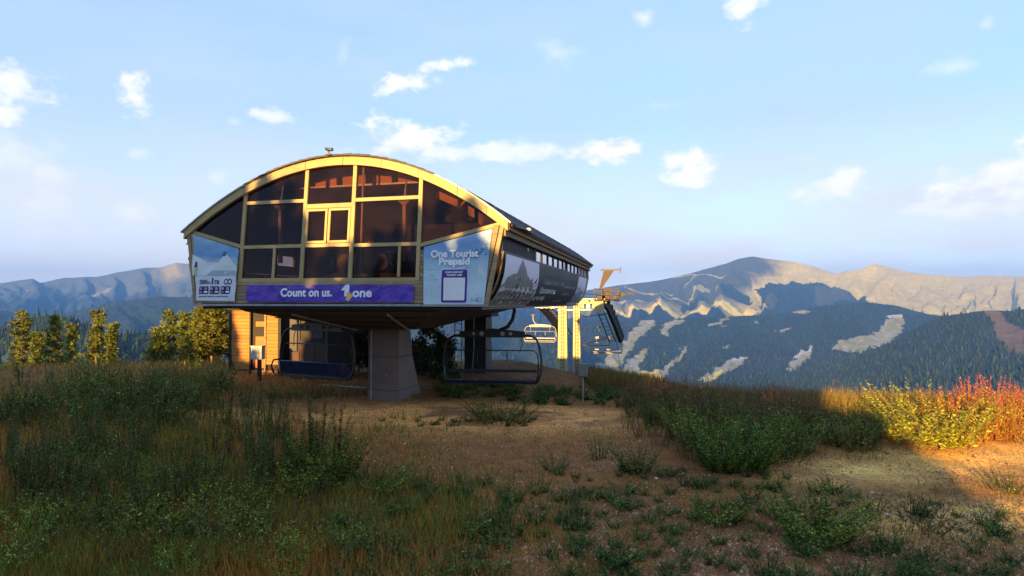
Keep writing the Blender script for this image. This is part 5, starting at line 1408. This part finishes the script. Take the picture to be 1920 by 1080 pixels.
# ------------------------------------------------------------------ weeds
def stalks(rg, n, h, spread, leaves, ll, lw, lean=.18, hv=.25, stem=(.03, .035, .012), c0=(.03, .06, .012), c1=(.07, .10, .025), top=None, topf=.75, up=.5, bare=.0, sw=.006):
    """a plant of n stalks with leaves up their length; returns vertices, quads, tint and the number of stem quads"""
    V = []; C = []; SV = []; SC = []
    for k in range(n):
        a = rg.uniform(0, 6.283); r0 = spread*.35*rg.uniform(0, 1)**.5; b = np.array((math.cos(a)*r0, math.sin(a)*r0, -.02))
        hh = h*rg.uniform(1-hv, 1); ln = lean*rg.uniform(.2, 1.3)
        a2 = a+rg.uniform(-.8, .8); side = np.array((math.cos(a2), math.sin(a2), 0))
        P = lambda t: b + side*(ln*hh*t**1.6 + spread*.25*t) + np.array((0, 0, hh*t))
        ts = np.linspace(0, 1, 5); pts = [P(t) for t in ts]
        perp = np.array((-side[1], side[0], 0))
        for i in range(4):
            w0, w1 = sw*(1-.8*ts[i]), sw*(1-.8*ts[i+1])
            for q in (perp, side): SV += [pts[i]-q*w0, pts[i]+q*w0, pts[i+1]+q*w1, pts[i+1]-q*w1]; SC += [stem]*4
        m = leaves
        t = bare+(1-bare)*rg.rand(m)**.85; ang = rg.rand(m)*6.283
        out = np.stack([np.cos(ang), np.sin(ang), rg.uniform(up-.4, up+.5, m)], -1); out /= np.linalg.norm(out, axis=1)[:, None]
        base = np.array([P(x) for x in t]); L_ = ll*rg.uniform(.5, 1.15, m)*(1-.55*t); tip = base+out*L_[:, None]; tip[:, 2] -= L_*.15
        w = np.cross(out, rg.randn(m, 3)*.3+np.array((0, 0, 1))); w /= np.linalg.norm(w, axis=1)[:, None]; w *= (lw*(1-.5*t))[:, None]
        mid = base+(tip-base)*.45
        V.append(np.stack([base, mid+w, tip, mid-w], 1).reshape(-1, 3))
        mixv = rg.rand(m, 1)**1.5; cc = np.array(c0)*(1-mixv)+np.array(c1)*mixv
        if top is not None:
            f = np.clip((t-topf)/(1-topf)*1.6, 0, 1)[:, None]; cc = cc*(1-f)+np.array(top)*f
        C.append(np.repeat(np.minimum(.6, cc*rg.uniform(.55, 1.35, (m, 1))*np.where(rg.rand(m, 1) < .07, 2.6, 1)), 4, 0))  # a few leaves brightened as painted highlights
    return (np.array(SV), np.array(SC)), (np.concatenate(V), np.concatenate(C))

def plant_mesh(name, st, lv):
    V = np.concatenate([st[0], lv[0]]); C = np.concatenate([st[1], lv[1]])
    return mesh_np(name, V, np.arange(len(V)).reshape(-1, 4), tint_material('weed_leaf', rough=.65, translucent=.25, objvar=.25, hue=.012), C)

def g_at(px, py):
    r = pix_ray(px, py); k = -CAM_Z/r.z; x, y = r.x*k, r.y*k
    for _ in range(4):
        z = gh(x, y); k = (z-CAM_Z)/r.z; x, y = r.x*k, r.y*k
    return Vector((x, y, gh(x, y)))

def big_plant(px, py, label, cat, seed, group=None, **kw):
    p = g_at(px, py); rg = np.random.RandomState(seed)
    st, lv = stalks(rg, **kw)
    T = empty(cat.replace(' ', '_'), p, 0, label, cat, group)
    for nm, (V, C) in (('stem', st), ('foliage', lv)):
        me = mesh_np(nm, V, np.arange(len(V)).reshape(-1, 4), tint_material('weed_leaf'), C); o = link(bpy.data.objects.new(nm, me), T)
        o['kind'] = 'stuff'
    return T

G0, G1 = (.085, .130, .011), (.24, .27, .026)
def build_weeds():
    rg = np.random.RandomState(77); rr = random.Random(77)
    tint_material('weed_leaf', rough=.65, translucent=.25, objvar=.25, hue=.012)
    # single plants one can point to
    big_plant(612, 905, 'tall dark green weed with three seed spikes standing in front of the sandy bank', 'tall weed', 1, n=70, h=1.1, spread=1.25, leaves=60, ll=.14, lw=.028, lean=.25, c0=G0, c1=G1, hv=.5)
    for px, hh, s in ((588, 1.72, 2), (600, 1.55, 3), (630, 1.45, 4)):
        big_plant(px, 903, {588: 'tallest upright spike rising left in the weed before the sandy bank', 600: 'thin upright spike in the middle of the weed before the sandy bank', 630: 'shorter upright spike at the right of the weed before the sandy bank'}[px], 'tall weed', s, n=3, h=hh, spread=.12, leaves=150, ll=.11, lw=.026, lean=.03, c0=G0, c1=(.05, .06, .02), hv=.08)
    big_plant(690, 918, 'low spreading green weed at the foot of the tall spiked weed', 'low weed', 5, n=80, h=.55, spread=1.6, leaves=30, ll=.11, lw=.018, lean=.5, c0=G0, c1=G1, hv=.5)
    big_plant(765, 915, 'small pale tipped weed right of the tall spiked weed', 'low weed', 6, n=18, h=.42, spread=.7, leaves=22, ll=.09, lw=.016, lean=.4, c0=G0, c1=(.10, .13, .05), hv=.5)
    big_plant(1372, 876, 'large dense dark green bush at the foot of the right slope', 'bush', 7, n=110, h=1.35, spread=1.8, leaves=64, ll=.13, lw=.027, lean=.35, c0=(.075, .125, .010), c1=(.19, .25, .02), hv=.55)
    big_plant(1470, 862, 'lighter green bush right of the large dark bush', 'bush', 8, n=44, h=1.0, spread=1.3, leaves=36, ll=.11, lw=.018, lean=.35, c0=G0, c1=(.07, .09, .03), hv=.5)
    big_plant(1530, 1010, 'spiky green weed clump on the bare ground at the lower right', 'low weed', 9, n=70, h=.70, spread=1.05, leaves=44, ll=.12, lw=.025, lean=.6, c0=G0, c1=G1, hv=.6)
    big_plant(1348, 978, 'round green weed tuft left of the spiky clump', 'low weed', 10, n=60, h=.45, spread=.75, leaves=26, ll=.09, lw=.015, lean=.4, c0=G0, c1=G1, hv=.5)
    big_plant(1190, 885, 'green weed tuft on the gravel below the sandy bank', 'low weed', 11, n=60, h=.62, spread=.8, leaves=30, ll=.10, lw=.017, lean=.4, c0=(.016, .045, .012), c1=G1, hv=.5)
    big_plant(1122, 860, 'thin dark weed at the right end of the sandy bank', 'low weed', 12, n=14, h=.75, spread=.5, leaves=28, ll=.09, lw=.016, lean=.3, c0=G0, c1=G1, hv=.4)
    big_plant(1040, 880, 'small bright green weed in the middle of the gravel', 'low weed', 13, n=20, h=.38, spread=.6, leaves=22, ll=.08, lw=.014, lean=.4, c0=(.02, .05, .015), c1=G1, hv=.5)
    big_plant(942, 790, 'dark green bush with a red flower head right of the column', 'bush', 14, n=90, h=.75, spread=1.9, leaves=34, ll=.11, lw=.018, lean=.4, c0=(.015, .035, .010), c1=G1, hv=.5)
    big_plant(982, 775, 'fireweed with a red head in front of the black chair', 'fireweed', 15, n=5, h=.95, spread=.3, leaves=60, ll=.08, lw=.012, lean=.15, c0=(.03, .035, .012), c1=(.10, .04, .02), top=(.42, .07, .04), topf=.6)
    big_plant(1635, 965, 'thin weed between the spiky clump and the sandy track', 'low weed', 16, n=12, h=.42, spread=.5, leaves=22, ll=.09, lw=.014, lean=.4, c0=G0, c1=G1)
    big_plant(1730, 990, 'low weed with reddish leaves on the dim sandy track', 'low weed', 17, n=22, h=.38, spread=1.0, leaves=22, ll=.09, lw=.014, lean=.5, c0=G0, c1=(.12, .05, .02))
    big_plant(1885, 920, 'small dark weed at the right edge of the sandy track', 'low weed', 18, n=18, h=.4, spread=.6, leaves=22, ll=.09, lw=.014, lean=.4, c0=G0, c1=G1)
    YG0, YG1 = (.22, .26, .02), (.50, .52, .06)
    big_plant(1742, 838, 'golden yellow leafy bush glowing in the sun at the right', 'bush', 19, n=90, h=1.35, spread=2.1, leaves=60, ll=.15, lw=.028, lean=.32, c0=YG0, c1=YG1, hv=.45, stem=(.22, .14, .05))
    big_plant(1790, 840, 'yellow bush with arching bare twigs beside the red fireweed', 'bush', 20, n=30, h=1.0, spread=1.4, leaves=30, ll=.14, lw=.024, lean=.7, c0=YG0, c1=(.5, .38, .10), hv=.45, stem=(.3, .18, .07))
    # fireweed: sunlight put into the right stand's colours, shade into the dim stands'
    fire = []
    for k in range(4):
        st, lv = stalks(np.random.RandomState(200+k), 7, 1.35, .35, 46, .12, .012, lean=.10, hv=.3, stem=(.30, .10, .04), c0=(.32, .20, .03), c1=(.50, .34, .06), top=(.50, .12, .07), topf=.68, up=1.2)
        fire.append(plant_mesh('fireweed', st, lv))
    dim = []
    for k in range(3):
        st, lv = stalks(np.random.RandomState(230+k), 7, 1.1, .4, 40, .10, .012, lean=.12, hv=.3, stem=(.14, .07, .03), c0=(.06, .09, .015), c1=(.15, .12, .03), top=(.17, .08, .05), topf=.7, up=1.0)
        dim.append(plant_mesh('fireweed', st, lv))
    weeds = []
    for k in range(6):
        r2 = np.random.RandomState(260+k)
        st, lv = stalks(r2, 10+k, .85, .6, 36, .11, .018, lean=.3, hv=.45, c0=G0, c1=G1 if k % 2 else (.14, .17, .04))
        weeds.append(plant_mesh('weed', st, lv))
    tall = []
    for k in range(3):
        r2 = np.random.RandomState(280+k)
        st, lv = stalks(r2, 5, 1.25, .35, 70, .10, .016, lean=.08, hv=.35, c0=G0, c1=(.13, .16, .04), up=.9, stem=(.08, .08, .03))
        tall.append(plant_mesh('weed', st, lv))
    dry = []
    for k in range(3):
        r2 = np.random.RandomState(285+k)
        st, lv = stalks(r2, 9, .8, .5, 26, .05, .010, lean=.2, hv=.5, c0=(.20, .12, .04), c1=(.34, .24, .09), up=.9, stem=(.22, .13, .05))
        dry.append(plant_mesh('weed', st, lv))
    tufts = []
    for k in range(4):
        r2 = np.random.RandomState(290+k)
        st, lv = stalks(r2, 16, .30, .35, 16, .10, .014, lean=.5, hv=.5, c0=(.04, .09, .012), c1=(.13, .18, .03))
        tufts.append(plant_mesh('weed_tuft', st, lv))
    LAND = [(612, 880, 'the tall spiked weed'), (765, 905, 'the pale tipped weed'), (1372, 860, 'the large dark bush'), (1530, 985, 'the spiky clump'), (1348, 965, 'the round weed tuft'), (1190, 865, 'the weed below the sandy bank'),
            (1040, 870, 'the bright weed on the gravel'), (1730, 980, 'the reddish leaved weed'), (1885, 910, 'the dark weed by the track'), (1635, 955, 'the thin weed before the track'), (1742, 830, 'the golden bush'), (1470, 860, 'the lighter green bush')]
    used = set()
    def own_label(px, py, s, noun, fallback):
        size = 'tiny' if s < .65 else 'small' if s < .85 else 'medium' if s < 1.05 else 'broad' if s < 1.2 else 'large'
        for dist, (lx, ly, nm) in sorted((math.hypot(px-l[0], py-l[1]), l) for l in LAND)[:4]:
            dx, dy = px-lx, py-ly
            rel = ('just ' if dist < 70 else 'well ' if dist > 170 else '') + ('right of ' if dx > abs(dy) else 'left of ' if -dx > abs(dy) else 'below ' if dy > 0 else 'behind ')
            lab = f'{size} {noun} {rel}{nm}'
            if lab not in used: used.add(lab); return lab
        return fallback
    def scatter(meshes, n, poly, smin, smax, name, label, cat, group, seed, stuff=False, own=None, keep=.40):
        r3 = random.Random(seed); xs = [p[0] for p in poly]; ys = [p[1] for p in poly]; k = 0; tries = 0; acc = []; accc = []
        src = {}
        while k < n and tries < n*60:
            tries += 1
            px, py = r3.uniform(min(xs), max(xs)), r3.uniform(min(ys), max(ys))
            if not in_poly(np.array([px]), np.array([py]), poly)[0]: continue
            p = g_at(px, py)
            if fbm(np.array([p.x*.45+seed]), np.array([p.y*.45]), 3)[0] < keep: continue
            me = r3.choice(meshes); s = r3.uniform(smin, smax); sx = s*r3.uniform(.9, 1.2)
            if stuff:
                if me.name not in src:
                    co = np.empty(len(me.vertices)*3, np.float32); me.vertices.foreach_get('co', co)
                    cl = np.empty(len(me.vertices)*4, np.float32); me.color_attributes['tint'].data.foreach_get('color', cl); src[me.name] = (co.reshape(-1, 3), cl.reshape(-1, 4)[:, :3])
                co, cl = src[me.name]; a = r3.uniform(0, 6.28); c_, s_ = math.cos(a), math.sin(a)
                q = np.stack([(co[:, 0]*c_-co[:, 1]*s_)*sx+p.x, (co[:, 0]*s_+co[:, 1]*c_)*sx+p.y, co[:, 2]*s+p.z], -1)
                acc.append(q); accc.append(cl*r3.uniform(.7, 1.35)*np.array((r3.uniform(.85, 1.25), 1, r3.uniform(.8, 1.2))))
            else:
                o = bpy.data.objects.new(name, me); link(o)
                o.location = p; o.scale = (sx, sx, s); o.rotation_euler = (r3.uniform(-.08, .08), r3.uniform(-.08, .08), r3.uniform(0, 6.28))
                tag(o, own_label(px, py, s, own, label) if own else label, cat, group)
            k += 1
        if stuff:
            V = np.concatenate(acc)
            me = mesh_np(name, V, np.arange(len(V)).reshape(-1, 4), tint_material('weed_leaf'), np.concatenate(accc))
            tag(link(bpy.data.objects.new(name, me)), label, None, None, 'stuff')
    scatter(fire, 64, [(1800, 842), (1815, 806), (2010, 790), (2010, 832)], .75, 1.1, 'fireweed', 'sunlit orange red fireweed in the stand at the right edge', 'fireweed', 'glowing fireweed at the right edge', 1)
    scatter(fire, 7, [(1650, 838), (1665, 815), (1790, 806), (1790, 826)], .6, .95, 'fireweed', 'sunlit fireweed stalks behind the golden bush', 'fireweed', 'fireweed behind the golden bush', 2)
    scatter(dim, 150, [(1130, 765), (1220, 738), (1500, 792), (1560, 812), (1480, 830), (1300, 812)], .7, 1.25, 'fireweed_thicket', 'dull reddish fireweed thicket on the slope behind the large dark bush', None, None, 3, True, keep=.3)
    scatter(weeds, 50, [(1120, 772), (1200, 748), (1320, 785), (1480, 815), (1670, 810), (1650, 858), (1500, 856), (1300, 858), (1230, 810)], .7, 1.2, 'undergrowth', 'band of green weeds right of the sandy bank', None, None, 4, True, keep=.42)
    scatter(weeds, 68, [(0, 705), (420, 700), (500, 735), (470, 770), (300, 800), (0, 800)], .8, 1.6, 'undergrowth', 'tall dark weed thicket before the left pines', None, None, 5, True, keep=.42)
    scatter(weeds, 78, [(60, 800), (420, 780), (560, 850), (600, 930), (480, 1030), (200, 1030), (60, 900)], .45, 1.0, 'undergrowth', 'dense green weeds at the left of the clearing', None, None, 6, True, keep=.49)
    scatter(weeds, 40, [(0, 960), (200, 1000), (430, 1040), (700, 1000), (760, 1080), (0, 1180)], .45, .85, 'undergrowth', 'green weeds in the near grass along the bottom of the view', None, None, 7, True)
    scatter(tufts, 30, [(690, 782), (1010, 786), (1000, 802), (720, 800)], .3, .7, 'ground_cover', 'low dark growth in a strip across the sandy bank', None, None, 17, True, keep=.2)
    scatter(dry, 26, [(490, 768), (560, 770), (580, 800), (480, 800)], .25, .5, 'dead_stalks', 'dry stalks at the left end of the sandy bank', None, None, 18, True, keep=.2)
    scatter(tall, 170, [(0, 720), (420, 706), (560, 800), (640, 930), (420, 1010), (60, 1000), (0, 860)], .55, 1.1, 'undergrowth', 'thin upright seeding stalks among the left weeds', None, None, 14, True, keep=.36)
    scatter(dry, 120, [(0, 720), (480, 730), (700, 850), (760, 1000), (300, 1100), (0, 1100)], .35, .9, 'dead_stalks', 'brown dead stalks between the green weeds', None, None, 15, True, keep=.36)
    scatter(dry, 60, [(1130, 780), (1650, 820), (1660, 865), (1300, 880)], .5, 1.0, 'dead_stalks', 'brown dead stalks along the slope edge', None, None, 16, True, keep=.3)
    scatter(tufts, 60, [(620, 925), (900, 905), (1120, 930), (1180, 1060), (900, 1140), (640, 1090)], .5, 1.3, 'weed_tuft', 'low green tuft among the dry litter in the middle foreground', 'weed tuft', 'green tufts in the middle foreground', 8, own='green tuft')
    scatter(tufts, 50, [(1140, 880), (1500, 900), (1900, 960), (1900, 1100), (1100, 1100)], .4, 1.2, 'weed_tuft', 'low green tuft on the bare ground at the lower right', 'weed tuft', 'green tufts at the lower right', 9, own='leafy tuft')
    scatter(tufts, 260, [(600, 900), (900, 890), (1200, 880), (1500, 890), (1900, 930), (1900, 1200), (500, 1200)], .3, .8, 'ground_cover', 'small green weeds sprouting all over the bare foreground', None, None, 12, True, keep=.46)
    scatter(tufts, 90, [(800, 712), (1180, 732), (1160, 765), (830, 748)], .8, 1.5, 'undergrowth', 'low leafy growth along the edge behind the sandy bank', None, None, 10, True, keep=.3)
    scatter(weeds, 40, [(490, 735), (700, 728), (690, 742), (500, 752)], .2, .45, 'undergrowth', 'low weeds between the hut and the grey column', None, None, 13, True, keep=.3)

def build_grass():
    rg = np.random.RandomState(5)
    def field(name, label, n, region, hmin, hmax, w, c0, c1, lean):
        x, y = region(n); z = near_height(x, y); m = len(x)
        a = rg.rand(m)*6.283; h = rg.uniform(hmin, hmax, m)*(.5+fbm(x*.8, y*.8, 3)); ln = h*rg.uniform(0, lean, m); a2 = rg.rand(m)*6.283
        p = np.stack([x, y, z-.01], -1); s = np.stack([np.cos(a)*w, np.sin(a)*w, 0*a], -1)*(1+y[:, None]*.05)
        tip = p+np.stack([np.cos(a2)*ln, np.sin(a2)*ln, h], -1)
        V = np.stack([p-s, p+s, tip], 1).reshape(-1, 3)
        t = rg.rand(m, 1); tn = rg.uniform(.5, 1.5, (m, 1)); C = np.repeat((np.array(c0)*(1-t)+np.array(c1)*t)*tn, 3, 0)
        me = mesh_np(name, V, np.arange(3*m).reshape(-1, 3), tint_material('grass_blade', rough=.8, translucent=.15), C)
        tag(link(bpy.data.objects.new(name, me)), label, None, None, 'stuff')
    def persp(n, x0, x1, y0, y1):
        """more blades near the viewpoint, as they cover more of the view there"""
        u = rg.rand(n); y = 1/((1-u)/y0+u/y1); x = (rg.uniform(-1, 1, n)*.95)*y*1.0
        k = (x > x0) & (x < x1); return x[k], y[k]
    def left(n):
        x, y = persp(n, -40, 3, 6.2, 34); g = -1.2-.28*(y-8)+2.5*(fbm(x*.3, y*.3)-.5)
        k = (x < g+1.2*rg.randn(len(x))) & ~((np.abs(x+3.2) < 6) & (np.abs(y-18) < 2.6) & (rg.rand(len(x)) < .85)); return x[k], y[k]
    def greenp(n):
        x, y = left(n); k = fbm(x*.42+5, y*.42, 4) > .50; return x[k], y[k]
    def right(n):
        x, y = persp(n, -3, 30, 6.2, 26); d = fbm(x*.6+9, y*.6, 4)
        tr = (np.abs(y-(12.2+.10*(x-6))) < .9) & (x > 3.8); pad = (((x+2.0)/7.5)**2+((y-17.4)/2.5)**2) < 1
        k = (d > .47) & ~(tr & (rg.rand(len(x)) < .8)) & ~(pad & (rg.rand(len(x)) < .92)); return x[k], y[k]
    def edge(n):
        x = rg.uniform(3, 26, n); lim = np.interp(x, [4, 8, 14, 40], [26, 19, 17.5, 19]); y = lim-rg.uniform(-2.5, 3.6, n); return x, y
    field('dry_grass', 'reddish brown dry grass covering the left of the clearing', 150000, left, .10, .30, .006, (.48, .21, .04), (.32, .17, .03), .6)
    field('green_grass', 'dark green grass in patches among the left weeds', 110000, greenp, .12, .36, .007, (.08, .12, .010), (.20, .24, .03), .6)
    field('sparse_grass', 'sparse short grass on the bare ground', 42000, right, .03, .12, .006, (.10, .12, .025), (.24, .14, .04), 1.2)
    field('slope_grass', 'tall tan grass along the edge of the slope at the right', 60000, edge, .25, .62, .006, (.24, .15, .035), (.15, .13, .035), .35)
    # litter of chips and small stones on the bare ground
    n = 46000; u = rg.rand(n); y = 1/((1-u)/6.2+u/21.0); x = rg.uniform(-.45, .95, n)*y
    k = fbm(x*1.1, y*1.1+30, 4) > .42; x, y = x[k], y[k]; m = len(x)
    z = near_height(x, y); s = (rg.uniform(.006, .020, m)+.03*rg.rand(m)**12)[:, None]; a = rg.rand(m)*6.283
    p = np.stack([x, y, z], -1); d1 = np.stack([np.cos(a), np.sin(a), 0*a], -1)*s*1.5; d2 = np.stack([-np.sin(a), np.cos(a), 0*a], -1)*s; up = np.array((0, 0, 1))*s*.9
    V = np.stack([p-d1-up*.3, p+d2-up*.3, p+d1-up*.3, p-d2-up*.3, p+up+d1*.2], 1).reshape(-1, 3)
    b = 5*np.arange(m)[:, None]; F_ = np.stack([b+np.array([0, 1, 4]), b+np.array([1, 2, 4]), b+np.array([2, 3, 4]), b+np.array([3, 0, 4])], 1).reshape(-1, 3)
    t = rg.rand(m, 1)**2.2; C = np.repeat((np.array((.20, .085, .035))*(1-t)+np.array((.55, .34, .20))*t), 5, 0)
    me = mesh_np('gravel', V, F_, tint_material('chips', rough=.9), C)
    tag(link(bpy.data.objects.new('gravel', me)), 'brown wood chips and small stones scattered on the bare ground', None, None, 'stuff')
    # a few pale stones one can pick out
    st = material('white_stone', (.55, .53, .50), rough=.8)
    for k, (px, py, r) in enumerate(((1366, 984, .035), (1664, 966, .028), (1230, 898, .03), (1418, 966, .02), (770, 1035, .025), (1702, 964, .02), (1916, 1058, .02))):
        p = g_at(px, py); bm = bmesh.new(); bmesh.ops.create_icosphere(bm, subdivisions=2, radius=r)
        for v in bm.verts: v.co = Vector((v.co.x*1.3, v.co.y, v.co.z*.7))*(1+.25*mnoise.noise(v.co*30+Vector((k, 0, 0))))
        me = bpy.data.meshes.new('pale_stone'); bm.to_mesh(me); bm.free(); me.materials.append(st); o = link(bpy.data.objects.new('pale_stone', me)); o.location = (p.x, p.y, p.z+r*.35)
        lab = ['white stone just below the round weed tuft', 'white stone between the spiky clump and the sandy track', 'white stone on the gravel below the right end of the bank', 'tiny pale stone right of the round weed tuft', 'small pale stone in the middle foreground grass', 'tiny white stone by the reddish leaved weed', 'small white stone at the right edge of the bare ground'][k]
        tag(o, lab, 'stone')
build_trees()
build_weeds()
build_grass()
